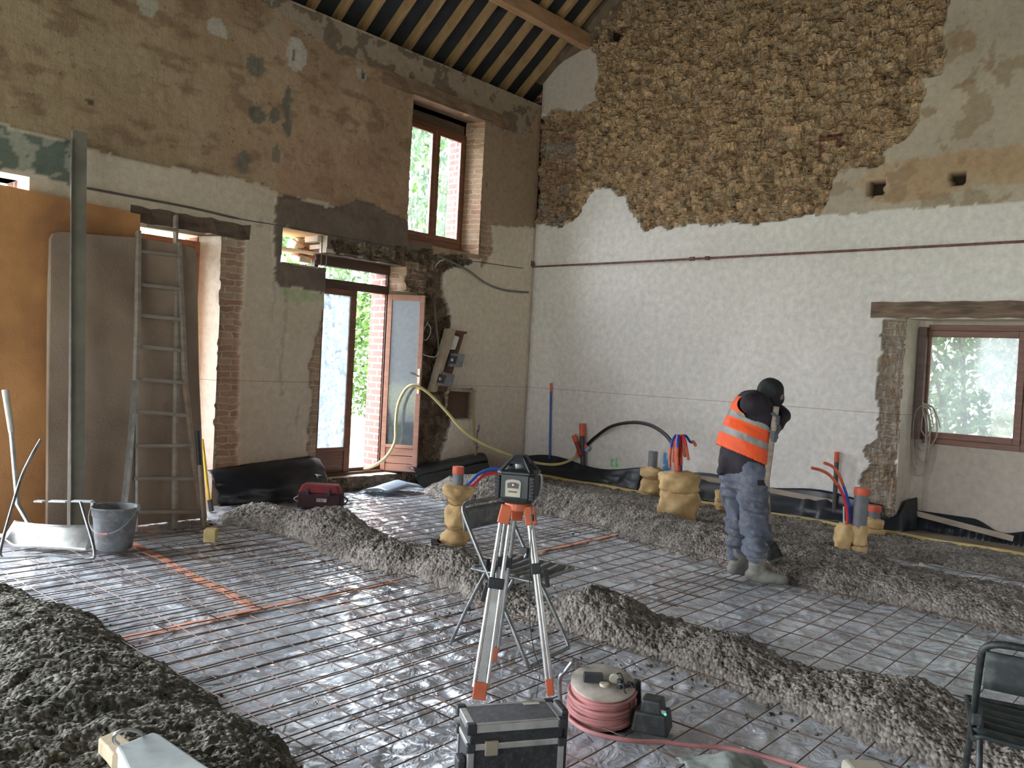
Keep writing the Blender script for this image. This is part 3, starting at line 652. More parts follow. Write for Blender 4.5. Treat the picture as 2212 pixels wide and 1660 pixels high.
for i in range(n+1):
    t = i/n; yy = -4.62-2.0*t; w_ = .01*math.sin(i*2.1)
    V += [(-.035+w_*.5, yy, 2.225+w_*.6), (.33, yy, 2.225), (.33, yy, 2.385), (-.035+w_*.3, yy, 2.385+w_*.5)]
Fc = [(0, 1, 2, 3), (n*4+3, n*4+2, n*4+1, n*4)]
for i in range(n):
    for k in range(4): Fc.append((i*4+k, (i+1)*4+k, (i+1)*4+(k+1) % 4, i*4+(k+1) % 4))
b.add(V, Fc); o = b.build('lintel', grey_oak); tag(o, 'old grey timber lintel over the low window on the right', 'lintel')

# ---------------- windows and doors
frame_m = wood('stained_frame', (.22, .085, .045), (.13, .05, .028), scale=(1, 1, 9), rough=.45, bump=.1)
frame_lit = wood('stained_frame_lit', (.42, .17, .07), (.30, .11, .045), scale=(1, 1, 9), rough=.4, bump=.1)  # lighter orange copy of the frame wood, its lit look put into the colour
frame_dk = wood('stained_frame_dark', (.10, .045, .028), (.055, .025, .016), scale=(1, 1, 9), rough=.5, bump=.1)
def glass(name, dust=.35, dustc=(.85, .88, .88), pat=14):
    m = bpy.data.materials.new(name); m.use_nodes = True; nt = m.node_tree; N, L = nt.nodes, nt.links
    for n_ in list(N):
        if n_.type != 'OUTPUT_MATERIAL': N.remove(n_)
    out = N['Material Output']; tr = N.new('ShaderNodeBsdfTransparent'); tl = N.new('ShaderNodeBsdfTranslucent'); df = N.new('ShaderNodeBsdfDiffuse'); gl = N.new('ShaderNodeBsdfGlossy')
    gl.inputs['Roughness'].default_value = .05; tl.inputs[0].default_value = (*dustc, 1); df.inputs[0].default_value = (*dustc, 1)
    dm = N.new('ShaderNodeMixShader'); dm.inputs[0].default_value = .35; L.new(tl.outputs[0], dm.inputs[1]); L.new(df.outputs[0], dm.inputs[2])
    t = N.new('ShaderNodeTexCoord'); nz = N.new('ShaderNodeTexNoise'); nz.inputs['Scale'].default_value = pat; nz.inputs['Detail'].default_value = 8; nz.inputs['Distortion'].default_value = 1.5
    L.new(t.outputs['Object'], nz.inputs['Vector']); mr = N.new('ShaderNodeMapRange'); L.new(nz.outputs['Fac'], mr.inputs[0])
    mr.inputs[1].default_value = .35; mr.inputs[2].default_value = .7; mr.inputs[3].default_value = max(0, dust-.18); mr.inputs[4].default_value = min(.97, dust+.18)
    mx = N.new('ShaderNodeMixShader'); L.new(mr.outputs[0], mx.inputs[0]); L.new(tr.outputs[0], mx.inputs[1]); L.new(dm.outputs[0], mx.inputs[2])
    m2 = N.new('ShaderNodeMixShader'); m2.inputs[0].default_value = .05; L.new(mx.outputs[0], m2.inputs[1]); L.new(gl.outputs[0], m2.inputs[2]); L.new(m2.outputs[0], out.inputs[0])
    return m
g_dust = glass('dusty_glass', .58, (.22, .25, .25)); g_frost = glass('smeared_glass', .85, (.27, .31, .33)); g_clear = glass('cloudy_glass', .12, (.15, .19, .19), 6)
def frameA(b, x0, x1, z0, z1, w, y0, y1):
    b.box2((x0, y0, z0), (x0+w, y1, z1)); b.box2((x1-w, y0, z0), (x1, y1, z1)); b.box2((x0+w, y0, z0), (x1-w, y1, z0+w)); b.box2((x0+w, y0, z1-w), (x1-w, y1, z1))
# upper window: two sashes
w1 = empty('window_1', (-1.74, .29, 3.0), kind='structure')
OFF = Vector((-1.74, .29, 3.0))
def rel(o, off): o.location = -Vector(off); return o
b = MB(); frameA(b, -2.27, -1.19, 3.03, 4.50, .045, .25, .32); b.box2((-2.30, .24, 2.96), (-1.17, .33, 3.03)); rel(b.build('window_frame', frame_m, w1, bevel=.004), OFF)
b = MB(); b.box2((-2.3, .27, 4.50), (-1.17, .33, 4.70)); rel(b.build('head_board', dark_oak, w1), OFF)
for (xa, xb) in ((-2.225, -1.735), (-1.730, -1.235)):
    b = MB(); frameA(b, xa, xb, 3.075, 4.455, .062, .235, .275); s = rel(b.build('sash', frame_m, w1, bevel=.004), OFF)
    b = MB(); b.box2((xa+.06, .25, 3.135), (xb-.06, .256, 4.395)); b.build('pane', g_clear, s)
# glazed double door with transom light
d1 = empty('door_1', (-2.9, .29, .17), kind='structure'); OFF = Vector((-2.9, .29, .17))
b = MB(); frameA(b, -3.46, -2.36, .19, 2.60, .05, .25, .32); b.box2((-3.41, .245, 2.31), (-2.41, .325, 2.41)); b.box2((-3.46, .2, .17), (-2.36, .36, .20)); rel(b.build('door_frame', frame_dk, d1, bevel=.004), OFF)
b = MB(); b.box2((-3.41, .285, 2.41), (-2.41, .291, 2.55)); rel(b.build('transom_pane', g_clear, d1), OFF)
b = MB(); b.box2((-3.45, .24, 2.55), (-2.37, .30, 2.655)); rel(b.build('head_board', frame_dk, d1), OFF)
b = MB(); xa, xb = -3.41, -2.86
b.box2((xa, .24, .20), (xa+.09, .285, 2.31)); b.box2((xb-.085, .24, .20), (xb, .285, 2.31)); b.box2((xa+.09, .24, 2.24), (xb-.085, .285, 2.31)); b.box2((xa+.09, .24, .44), (xb-.085, .285, .49))
for k in range(3): b.box2((xa+.09, .25, .20+k*.08), (xb-.085, .28, .278+k*.08))
lf = rel(b.build('door_leaf', frame_m, d1, bevel=.003), OFF)
b = MB(); b.box2((xa+.088, .258, .485), (xb-.083, .264, 2.245)); b.build('pane', g_frost, lf)
# open leaf, hinged at the right of the frame
hinge = Vector((-2.385, .245, .19)); th = math.radians(-56)
lp = empty('open_leaf', hinge-OFF, th, kind=None); lp.parent = d1
b = MB(); LW, LH = .455, 2.13
b.box2((0, -.02, 0), (.055, .02, LH)); b.box2((LW-.06, -.02, 0), (LW, .02, LH)); b.box2((.055, -.02, LH-.07), (LW-.06, .02, LH)); b.box2((.055, -.02, .28), (LW-.06, .02, .32))
for k in range(3): b.box2((.055, -.012, .0+k*.095), (LW-.06, .012, .088+k*.095))
lo = b.build('door_leaf', wood('lit_leaf_wood', (.40, .20, .14), (.28, .13, .09), scale=(1, 1, 9), rough=.5, bump=.1), lp, bevel=.003)  # open leaf gets a paler wood than its twin, coloured as if lit
lo.parent = d1; lo.location = hinge-OFF; lo.rotation_euler = (0, 0, th); bpy.data.objects.remove(lp)
b = MB(); b.box2((.053, -.004, .315), (LW-.058, .004, LH-.068)); b.build('pane', g_frost, lo)
b = MB(); b.box2((LW-.045, -.03, .95), (LW-.015, -.018, 1.25)); b.tube([(LW-.03, -.03, 1.16), (LW-.03, -.07, 1.16), (LW-.13, -.072, 1.20)], .007, 8); b.build('handle', mat('brass_steel', (.45, .42, .36), .35, .9), lo, smooth=False)
b = MB(); b.box2((LW-.045, -.034, 1.0), (LW-.012, -.029, 1.05)); b.build('lock_tab', mat('amber_plastic', (.85, .35, .03), .4), lo)
# door in the opening behind the boards
d2 = empty('door_2', (-5.3, .29, 0), kind='structure'); OFF = Vector((-5.3, .29, 0))
b = MB(); frameA(b, -6.1, -4.80, .05, 2.60, .07, .25, .33); rel(b.build('door_frame', frame_lit, d2, bevel=.004), OFF)
for (xa, xb) in ((-6.03, -5.45), (-5.44, -4.87)):
    b = MB(); frameA(b, xa, xb, .06, 2.53, .095, .235, .28); b.box2((xa+.09, .245, .1), (xb-.09, .27, .5)); s = rel(b.build('door_leaf', frame_lit, d2, bevel=.004), OFF)
    b = MB(); b.box2((xa+.09, .255, .5), (xb-.09, .261, 2.44)); b.build('pane', g_clear, s)
# low window in the recess
w2 = empty('window_2', (.4, -5.5, 1.0), kind='structure'); OFF = Vector((.4, -5.5, 1.0))
def frameB(b, y0, y1, z0, z1, w, x0, x1):
    b.box2((x0, y0, z0), (x1, y0+w, z1)); b.box2((x0, y1-w, z0), (x1, y1, z1)); b.box2((x0, y0+w, z0), (x1, y1-w, z0+w)); b.box2((x0, y0+w, z1-w), (x1, y1-w, z1))
b = MB(); frameB(b, -6.03, -5.00, .96, 2.18, .06, .33, .41); rel(b.build('window_frame', frame_m, w2, bevel=.004), OFF)
b = MB(); frameB(b, -5.97, -5.06, 1.02, 2.12, .065, .315, .36); s = rel(b.build('sash', frame_m, w2, bevel=.004), OFF)
b = MB(); b.box2((.335, -5.91, 1.08), (.341, -5.12, 2.06)); b.build('pane', g_dust, s)
b = MB(); b.box2((.22, -5.1, 1.0), (.30, -5.03, 2.15)); rel(b.build('side_post', frame_dk, w2), OFF)

# ================================================================== FLOOR FILM, REBAR, MORTAR
film_m = bpy.data.materials.new('polythene_film')
def _film():
    nt, N, L, P = nodes(film_m)
    t = N.new('ShaderNodeTexCoord'); n1 = N.new('ShaderNodeTexNoise'); n1.inputs['Scale'].default_value = 2.2; n1.inputs['Detail'].default_value = 6
    L.new(t.outputs['Object'], n1.inputs['Vector']); r = N.new('ShaderNodeValToRGB'); L.new(n1.outputs['Fac'], r.inputs[0])
    r.color_ramp.elements[0].position = .35; r.color_ramp.elements[0].color = (.42, .45, .49, 1); r.color_ramp.elements[1].position = .7; r.color_ramp.elements[1].color = (.66, .69, .72, 1)
    L.new(r.outputs[0], P.inputs['Base Color'])
    mr = N.new('ShaderNodeMapRange'); L.new(n1.outputs['Fac'], mr.inputs[0]); mr.inputs[1].default_value = .35; mr.inputs[2].default_value = .7; mr.inputs[3].default_value = .06; mr.inputs[4].default_value = .24
    L.new(mr.outputs[0], P.inputs['Roughness']); P.inputs['Specular IOR Level'].default_value = 1.0; P.inputs['Coat Weight'].default_value = .6; P.inputs['Coat Roughness'].default_value = .12
    # creases: warped ridged noise
    n2 = N.new('ShaderNodeTexNoise'); n2.noise_type = 'RIDGED_MULTIFRACTAL'; n2.inputs['Scale'].default_value = 3.5; n2.inputs['Detail'].default_value = 3; n2.inputs['Distortion'].default_value = 1.3
    mp = N.new('ShaderNodeMapping'); mp.inputs['Scale'].default_value = (1.0, 1.6, 1); L.new(t.outputs['Object'], mp.inputs[0]); L.new(mp.outputs[0], n2.inputs['Vector'])
    n3 = N.new('ShaderNodeTexNoise'); n3.inputs['Scale'].default_value = 11; n3.inputs['Detail'].default_value = 3; n3.inputs['Distortion'].default_value = 2.0; L.new(t.outputs['Object'], n3.inputs['Vector'])
    a = N.new('ShaderNodeMath'); a.operation = 'MULTIPLY_ADD'; a.inputs[1].default_value = .45; L.new(n3.outputs['Fac'], a.inputs[0]); L.new(n2.outputs['Fac'], a.inputs[2])
    b = N.new('ShaderNodeBump'); b.inputs['Strength'].default_value = .9; b.inputs['Distance'].default_value = .038; L.new(a.outputs[0], b.inputs['Height']); L.new(b.outputs[0], P.inputs['Normal'])
_film()
def ridged(x, y, f, s): return 1-np.abs(2*fbm(x, y, f, 3, s)-1)*2.2
def film_h(x, y):
    wx = x+.25*fbm(x, y, 1.7, 3, 201); wy = y+.25*fbm(x, y, 1.7, 3, 202)
    h = .014*np.clip(ridged(wx, wy*1.3, 2.1, 203), 0, 1)**3+.010*np.clip(ridged(wx*1.4, wy, 4.6, 204), 0, 1)**2+.006*fbm(x, y, 1.2, 2, 205)
    pile = sstep(-6.9, -7.5, x)*sstep(-1.0, -1.6, y)*sstep(-4.3, -3.2, y)
    w_, r_, _ = worley(x, y, 6, 206); h = h+pile*.045*np.clip(1-w_*1.3, 0, 1)
    return h
us = np.arange(-9.4, .34, .024); vs = np.arange(-9.0, -.02, .024)
Ug, Vg = np.meshgrid(us, vs); X = Ug.ravel(); Y = Vg.ravel(); nu = len(us)
Z = film_h(X, Y); I, J = np.meshgrid(np.arange(nu-1), np.arange(len(vs)-1)); Q = np.stack([J*nu+I, J*nu+I+1, (J+1)*nu+I+1, (J+1)*nu+I], -1).reshape(-1, 4)
ok = ~((X[Q[:, 0]] > -.05) & ((Y[Q[:, 0]] > -4.98) | (Y[Q[:, 0]] < -6.13))); Q = Q[ok]
o = np_mesh('plastic_film', np.stack([X, Y, Z-.004], 1), Q, film_m); tag(o, 'creased grey plastic film covering the whole floor under the reinforcing mesh', 'plastic sheet')
b = MB(); b.box2((-13.5, -11, -.03), (-9.4, 0, .0)); b.box2((-9.4, -11, -.03), (0, -9.0, .0)); o = b.build('floor_behind', film_m); tag(o, kind='structure')

rust = mat('rusty_steel', (.16, .092, .062), .55, .35, var=.25, vs=7, c2=(.04, .027, .022)); 
def rod(b, p, q_, r=.0030):
    p = Vector(p); q_ = Vector(q_); n = 10; d = (q_-p); s = d.normalized().cross(UP); a = random.uniform(-.008, .008); ph = random.uniform(0, 6)
    pts = []
    for i in range(n+1):
        t = i/n; pts.append(p+d*t+s*(a*math.sin(t*5+ph))+UP*(.004*math.sin(t*11+ph)+random.uniform(-.0015, .0015)))
    b.tube(pts, r, 5)
def rebar(label, x0, x1, y0, y1, z, dx=.30, dy=.15, ox=0.0, oy=0.0, skew=0.0, over=.06):
    """rods along x every dy and along y every dx"""
    b = MB(); y = y0+oy
    while y <= y1+1e-6: rod(b, (x0-over+random.uniform(-.02, .02), y+random.uniform(-.006, .006)+skew*(x0-x1)/2, z), (x1+over, y+random.uniform(-.006, .006)-skew*(x0-x1)/2, z)); y += dy
    x = x0+ox
    while x <= x1+1e-6: rod(b, (x+random.uniform(-.006, .006), y0-over, z+.008), (x+random.uniform(-.006, .006), y1+over, z+.008)); x += dx
    o = b.build('reinforcing_mesh', rust, smooth=True)
    for m_ in list(o.modifiers): o.modifiers.remove(m_)
    tag(o, label, 'steel mesh', 'rusty reinforcing mesh sheets'); return o
rebar('rusty steel mesh sheet in the left bay by the bucket and the boards', -8.4, -5.0, -3.28, -1.0, .028, oy=.0, ox=.10)
rebar('rusty steel mesh sheet overlapping in the left bay beside the front heap', -8.6, -5.25, -5.1, -1.5, .044, ox=.345, oy=.07, skew=.006)
rebar('rusty steel mesh sheet in the front bay under tripod and tool case', -7.6, -4.85, -7.55, -3.45, .030, ox=.06, oy=.03, skew=-.004)
rebar('rusty steel mesh sheet under the cable reel at the bottom edge', -7.5, -5.0, -9.0, -7.65, .030)
rebar('rusty steel mesh sheet in the middle bay in front of the glazed door', -4.9, -2.2, -3.0, -.55, .028, dy=.15, ox=.05)
rebar('rusty steel mesh sheet in the middle bay beside the tripod', -4.9, -2.2, -4.85, -2.7, .042, ox=.12, oy=.06, skew=.005)
rebar('rusty steel mesh sheet in the middle bay at the worker\'s feet', -4.85, -2.45, -8.2, -4.55, .030, ox=.14, oy=.04)
rebar('rusty steel mesh sheet between the two far mortar rows on the right', -2.3, -.5, -8.0, -4.9, .030, ox=.1)

def mortar_mat(name, c, c2):
    m = bpy.data.materials.new(name); nt, N, L, P = nodes(m); P.inputs['Roughness'].default_value = .92; P.inputs['Specular IOR Level'].default_value = .25
    t = N.new('ShaderNodeTexCoord'); n1 = N.new('ShaderNodeTexNoise'); n1.inputs['Scale'].default_value = 5; n1.inputs['Detail'].default_value = 9; L.new(t.outputs['Object'], n1.inputs['Vector'])
    v = N.new('ShaderNodeTexVoronoi'); v.inputs['Scale'].default_value = 52; L.new(t.outputs['Object'], v.inputs['Vector'])
    r = N.new('ShaderNodeValToRGB'); L.new(n1.outputs['Fac'], r.inputs[0]); r.color_ramp.elements[0].position = .35; r.color_ramp.elements[0].color = (*c2, 1)
    r.color_ramp.elements[1].position = .65; r.color_ramp.elements[1].color = (*c, 1)
    sc = N.new('ShaderNodeSeparateColor'); L.new(v.outputs['Color'], sc.inputs[0]); mr = N.new('ShaderNodeMapRange'); mr.inputs[3].default_value = .62; mr.inputs[4].default_value = 1.4; L.new(sc.outputs[0], mr.inputs[0])
    ml = N.new('ShaderNodeVectorMath'); ml.operation = 'SCALE'; L.new(r.outputs[0], ml.inputs[0]); L.new(mr.outputs[0], ml.inputs['Scale']); L.new(ml.outputs[0], P.inputs['Base Color'])
    b = N.new('ShaderNodeBump'); b.invert = True; b.inputs['Strength'].default_value = 1.0; b.inputs['Distance'].default_value = .016; L.new(v.outputs['Distance'], b.inputs['Height']); L.new(b.outputs[0], P.inputs['Normal'])
    return m
mort_m = mortar_mat('wet_mortar', (.29, .258, .222), (.165, .143, .12)); mort_f = mortar_mat('wet_mortar_green', (.20, .185, .145), (.12, .115, .085))
def heap(name, x0, x1, y0, y1, step, hf, mtl, lump=.014, label='', cat='mortar heap', s=300):
    us = np.arange(x0, x1, step); vs = np.arange(y0, y1, step); Ug, Vg = np.meshgrid(us, vs); X = Ug.ravel(); Y = Vg.ravel(); nu = len(us)
    H = hf(X, Y); inside = H > .004
    w, rid, sec = worley(X+.02*fbm(X, Y, 20, 2, s), Y, 41, s+1); w2, r2, _ = worley(X, Y, 66, s+2); w3, r3, _ = worley(X, Y, 15, s+4)
    lump = lump*1.45
    l = lump*np.sqrt(np.clip(1-w*w*1.25, 0, 1))*(.35+.9*rid)+lump*.45*np.sqrt(np.clip(1-w2*w2*1.3, 0, 1))+lump*1.3*(r3-.5)*np.clip(1.2-w3*1.2, 0, 1)+.035*(fbm(X, Y, 6, 4, s+3)-.5)
    k = sstep(0, .04, H); Zh = H+l*np.clip(k, .25, 1)-.003
    # stray crumbs thrown round the foot
    cr = (H <= .004) & (H > -.05) & (rid > .93) & (w < .45); Zh = np.where(cr, .012*np.sqrt(np.clip(1-(w/.45)**2, 0, 1))+.004, Zh)
    I, J = np.meshgrid(np.arange(nu-1), np.arange(len(vs)-1)); Q = np.stack([J*nu+I, J*nu+I+1, (J+1)*nu+I+1, (J+1)*nu+I], -1).reshape(-1, 4)
    vis = inside | cr; Q = Q[vis[Q].any(1)]; Zh = np.where(vis, Zh, -.01)
    used = np.unique(Q); mp = np.full(len(X), -1); mp[used] = np.arange(len(used)); Q = mp[Q]
    a = fbm(X, Y, 38, 2, s+6)-.5; c_ = fbm(X, Y, 38, 2, s+7)-.5; am = .016*k
    V = np.stack([X+a*am, Y+c_*am, Zh], 1)[used]
    o = np_mesh(name, V, Q, mtl); tag(o, label, cat, kind='stuff'); return o
def h_front(X, Y):
    n = fbm(X, Y, 1.6, 3, 310)-.5; n2 = fbm(X*0, Y, 1.5, 3, 311)-.5
    xl = np.interp(-Y, [.5, .9, 1.3, 1.9, 2.4, 2.9, 3.3, 3.8, 4.2, 4.65, 5.1, 5.7, 6.4, 7.2, 8.2], [-4.95, -5.12, -5.00, -4.95, -5.08, -5.08, -4.98, -5.03, -5.12, -5.10, -5.08, -5.12, -5.22, -5.3, -5.35])
    xr = np.interp(-Y, [.5, 1.0, 1.5, 2.5, 3.2, 4.1, 4.6, 5.2, 6, 8.2], [-4.42, -4.45, -4.38, -4.45, -4.52, -4.68, -4.50, -4.52, -4.62, -4.62])
    xl = xl+.09*n2; xr = xr+.08*(fbm(X*0, Y, 2.1, 3, 312)-.5)*2; t = (X-xl)/(xr-xl)
    hh = np.interp(-Y, [.45, .75, 1.2, 1.55, 1.9, 2.6, 3.2, 3.7, 4.05, 4.35, 4.7, 5.1, 5.5, 6.1, 7, 8.2], [.0, .10, .13, .12, .16, .17, .17, .13, .07, .10, .21, .17, .14, .17, .16, .15])
    p = np.clip(4*t*(1-t), -.3, 1); prof = np.where(p > 0, np.power(np.clip(p, 0, 1), .72), p)
    hump = 1+.28*np.sin(Y*5.3+2.2*np.sin(Y*1.1)+(X+4.7)*2)
    return hh*prof*(1+.9*n)*hump
heap('mortar_row', -5.5, -4.2, -8.2, -.45, .0098, h_front, mort_m, label='long ridge of crumbly grey mortar running from the red bag past the tripod', s=320)
def h_band(X, Y):
    n = fbm(X, Y, 1.7, 3, 330)-.5
    xl = np.interp(-Y, [.2, .6, 1.2, 1.8, 2.4, 3.0, 3.7, 4.3, 5.1, 5.9, 7, 8.2], [-2.1, -2.45, -2.5, -2.36, -2.25, -2.40, -2.62, -2.68, -2.9, -2.88, -2.84, -2.9])+.08*(fbm(X*0, Y, 2, 3, 331)-.5)*2
    xr = np.interp(-Y, [.2, 2.2, 3.0, 4.6, 5.4, 8.2], [-.95, -1.2, -1.5, -1.85, -1.9, -1.9])
    t = (X-xl)/(xr-xl); p = np.clip(4*t*(1-t), -.3, 1)
    hh = np.interp(-Y, [.25, .6, 1.1, 1.8, 2.8, 4.2, 8.2], [.05, .19, .22, .20, .18, .18, .19])
    f = hh*np.where(p > 0, np.power(np.clip(p, 0, 1), .6), p)*(1+.8*n)
    # flat rough ledge nearer the wall, cut steep towards the room
    xe = np.interp(-Y, [.2, 1.2, 2.6, 4.0, 8.2], [-.95, -1.1, -1.12, -1.12, -1.10])+.10*(fbm(X*0, Y, 2.6, 4, 333)-.5)*2
    g = .075*sstep(-.02, .13, X-xe)*sstep(-.30, -.40, X)+np.where(X < xe, -.1, 0)-np.where(X > -.37, .3, 0); g = g*(1+.5*n)
    base = np.where((Y > -4.75+.3*n) & (X > xl+.2) & (X < -.3), .035, -.1)
    r = np.maximum(np.maximum(f, g), base)
    return np.where((Y > -.25) | (X > -.36), -.1, r)
heap('mortar_bed', -3.2, -.33, -8.2, -.2, .0145, h_band, mort_m, lump=.013, label='broad rough mortar bed along the stone gable wall on the far side', s=340)
def h_left(X, Y):
    n = fbm(X, Y, 1.5, 4, 350)-.5; xe = np.interp(-Y, [1.2, 1.9, 2.9, 3.8, 4.3, 4.7, 5.1, 6], [-7.35, -7.12, -6.98, -7.02, -7.08, -6.98, -7.08, -7.5])+.10*(fbm(X*0, Y, 2.2, 4, 351)-.5)*2
    t = (xe-X); h = .23*(1-np.exp(-np.clip(t, 0, 9)/.30)); h = h*(1+.9*n)*sstep(-1.1, -1.9, Y); return np.where(t > 0, h+.004, t)
heap('mortar_heap', -8.8, -6.7, -5.9, -1.2, .0088, h_left, mort_f, lump=.011, label='big heap of crumbly dark mortar filling the lower left foreground', s=360)

# levelled screed strip along the gable with its yellow guide
b = MB()
def scr(u, v):
    x = -.345+u*(.33+.345); y = -.2-7.8*v
    return (min(x, -.012) if y > -4.98 or y < -6.15 else x, y, .068+.006*float(vnoise(np.array([x*7]), np.array([y*7]))[0]))
b.grid(scr, 10, 160); b.add([(-.345, -.2, -.02), (-.345, -8, -.02), (-.345, -8, .07), (-.345, -.2, .07)], [(0, 1, 2, 3)])
o = b.build('floor_screed', mat('smooth_screed', (.22, .175, .125), .9, var=.2, vs=2.5, bump=.5, bs=60), smooth=True)
for m_ in list(o.modifiers): o.modifiers.remove(m_)
tag(o, kind='structure')
yel = mat('yellow_guide', (.62, .47, .17), .7, var=.15, vs=3)
b = MB(); n = 60
for i in range(n):
    y0, y1 = -.55-7.4*i/n, -.55-7.4*(i+1)/n
    w0 = .003*math.sin(i*1.7); w1 = .003*math.sin((i+1)*1.7); z = .078+.004*math.sin(i*.9); z1 = .078+.004*math.sin((i+1)*.9)
    b.add([(-.385+w0, y0, z), (-.345+w0, y0, z), (-.345+w1, y1, z1), (-.385+w1, y1, z1), (-.385+w0, y0, z+.035), (-.345+w0, y0, z+.035), (-.345+w1, y1, z1+.035), (-.385+w1, y1, z1+.035)],
          [(0, 1, 2, 3), (7, 6, 5, 4), (0, 4, 5, 1), (2, 6, 7, 3), (1, 5, 6, 2), (0, 3, 7, 4)])
o = b.build('guide_strip', yel); tag(o, 'long thin yellow guide strip half buried in mortar along the gable wall', 'strip')

# orange paint and tape marks on the film
org = mat('orange_tape', (.85, .36, .22), .6, var=.10, vs=6, dirt=.25)
def strip(name, pts, w, m, label, cat='tape', z=.022, group=None):
    P2 = [Vector((p[0], p[1], 0)) for p in pts]; P2 = smooth_path(P2, 12); b = MB(); V = []
    for i, p in enumerate(P2):
        t = (P2[min(i+1, len(P2)-1)]-P2[max(i-1, 0)]).normalized(); s = t.cross(UP)*w/2
        for sgn in (-1, 1):
            q_ = p+s*sgn; V.append((q_.x, q_.y, z+.003*math.sin(i*.7)))
    b.add(V, [(2*i, 2*i+1, 2*i+3, 2*i+2) for i in range(len(P2)-1)]); o = b.build(name, m, solid=.002); tag(o, label, cat, group); return o
strip('orange_tape', [(-7.05, -3.27), (-6.6, -3.26), (-6.2, -3.25), (-5.7, -3.27), (-5.1, -3.26)], .045, org, 'straight orange tape across the left bay, meeting the other piece at a T')
strip('orange_tape', [(-6.03, -1.15), (-6.08, -1.8), (-6.15, -2.5), (-6.19, -3.2)], .06, org, 'orange tape running from the bucket to the crossing piece in the left bay')
strip('orange_tape', [(-4.6, -3.27), (-4.0, -3.26), (-3.3, -3.27), (-2.45, -3.25)], .05, org, 'orange tape across the middle bay to the right of the tripod')

# black upstand film against the walls
blk = mat('black_film', (.014, .018, .024), .32, var=.2, vs=4, spec=.6, bump=.15, bs=5)
def liner(name, label, fn, nu, nv, cat='plastic sheet', m=None):
    b = MB(); b.grid(fn, nu, nv); o = b.build(name, m or blk, smooth=True, solid=.003)
    for q_ in list(o.modifiers):
        if q_.type == 'EDGE_SPLIT': o.modifiers.remove(q_)
    tag(o, label, cat); return o
def N1(u, v, f, s=0): return float(fbm(np.array([u]), np.array([v]), f, 3, s)[0])-.5
def lin_al(u, v):
    x = -4.78+1.30*u; top = .37+.09*u-.1*max(0, u-.9)*5; bul = .16+.08*math.sin(u*3)+.05*N1(u, v, 6, 1)
    z = top*(1-v)+.02*v; y = -.03-bul*math.sin(min(1, v*1.25)*PI/2)**.8-.05*v+.05*N1(u, v, 5, 2)*math.sin(v*PI)
    return (x+.03*N1(u, v, 8, 3), y, max(.045, z+.02*N1(u, v, 7, 4)))
liner('black_liner', 'black plastic film bunched against the left wall behind the red bag', lin_al, 40, 16)
def lin_ar(u, v):
    x = -2.22+1.25*u; top = .26+.12*u; r = .14
    if v < .55:
        a = v/.55*PI*1.15; y = -.05-r*(1-math.cos(a))*.6; z = top-.02+.05*math.sin(a)-.10*(v/.55)
    else: y = -.05-r*1.15-.10*(v-.55)/.45; z = (top-.12)*(1-(v-.55)/.45)+.03
    return (x, y+.03*N1(u, v, 6, 11), max(.03, z+.015*N1(u, v, 9, 12)))
o = liner('black_liner', 'rolled black plastic film against the left wall under the open door leaf', lin_ar, 40, 18)
def lin_b(y0, y1, top, s, foot=.07):
    def f(u, v):
        y = y0+(y1-y0)*u; tp = top(u); z = tp*(1-v)+foot*v
        fold = .05*max(0, N1(u*abs(y1-y0)*5, v*.6, 1, s+5))*min(1, v*3)
        return (-.035-.10*v**1.5-fold-.05*N1(u, v, 6, s)*v, y, z)
    return f
liner('black_liner', 'black plastic film upstand on the gable wall left of the wrapped pipes', lin_b(-.06, -1.98, lambda u: .28+.05*math.sin(u*7)+.04*u, 21), 120, 12)
liner('black_liner', 'black plastic film upstand on the gable wall behind the largest wrapped pipe', lin_b(-1.99, -2.60, lambda u: .30+.0*u, 22), 60, 10)
liner('black_liner', 'black plastic film upstand on the gable wall behind the worker', lin_b(-2.61, -4.86, lambda u: .365+.03*math.sin(u*11)-.02*u, 23), 160, 12)
def lin_c(u, v):   # corner pocket by the recess
    pts = [(-.03, -4.6), (-.05, -4.86), (.06, -4.98), (.2, -5.01), (.31, -5.06)]; k = u*4; i = min(3, int(k)); t = k-i
    x = pts[i][0]*(1-t)+pts[i+1][0]*t; y = pts[i][1]*(1-t)+pts[i+1][1]*t; top = .30-.20*math.sin(min(1, u*1.6)*PI)*.7+.1*u
    return (x-.02-.06*v, y-.03-.05*v, top*(1-v)+.06*v)
liner('black_liner', 'black plastic film folded into the corner of the window recess', lin_c, 24, 8)
def lin_r(u, v):
    y = -5.06-1.08*u; top = .26-.10*sstep(.5, .75, np.array([u]))[0]+.06*sstep(.75, 1, np.array([u]))[0]
    return (.325-.10*v-.012*math.sin(u*70*(.4+u))*v-.04*N1(u, v, 6, 31)*v, y, top*(1-v)+.06*v)
liner('black_liner', 'black plastic film upstand under the low window on the right', lin_r, 90, 10)
bat = wood('batten_wood', (.42, .35, .27), (.30, .24, .18), scale=(4, 1, 8))
for (a, c, z0, z1, x, lb) in ((-2.62, -3.55, .335, .30, -.045, 'pale wooden batten pinning the black film behind the worker'), (-3.56, -4.38, .30, .27, -.05, 'pale wooden batten pinning the black film right of the worker'),
                          (-5.10, -5.98, .235, .13, .26, 'pale wooden batten pinning the black film under the low window')):
    b = MB(); b.beam((x, a, z0), (x, c, z1), .022, .055); o = b.build('batten', bat); tag(o, lb, 'batten')
liner('silver_film', 'folded bluish silver film lying at the foot of the glazed door', lambda u, v: (-3.0+.55*u+.1*v, -.12-.38*v, .03+.13*math.sin(v*PI*.8)*(1-abs(u-.6))+.02*N1(u, v, 5, 41)), 10, 8, m=mat('silver_film_m', (.30, .36, .42), .3, var=.1))

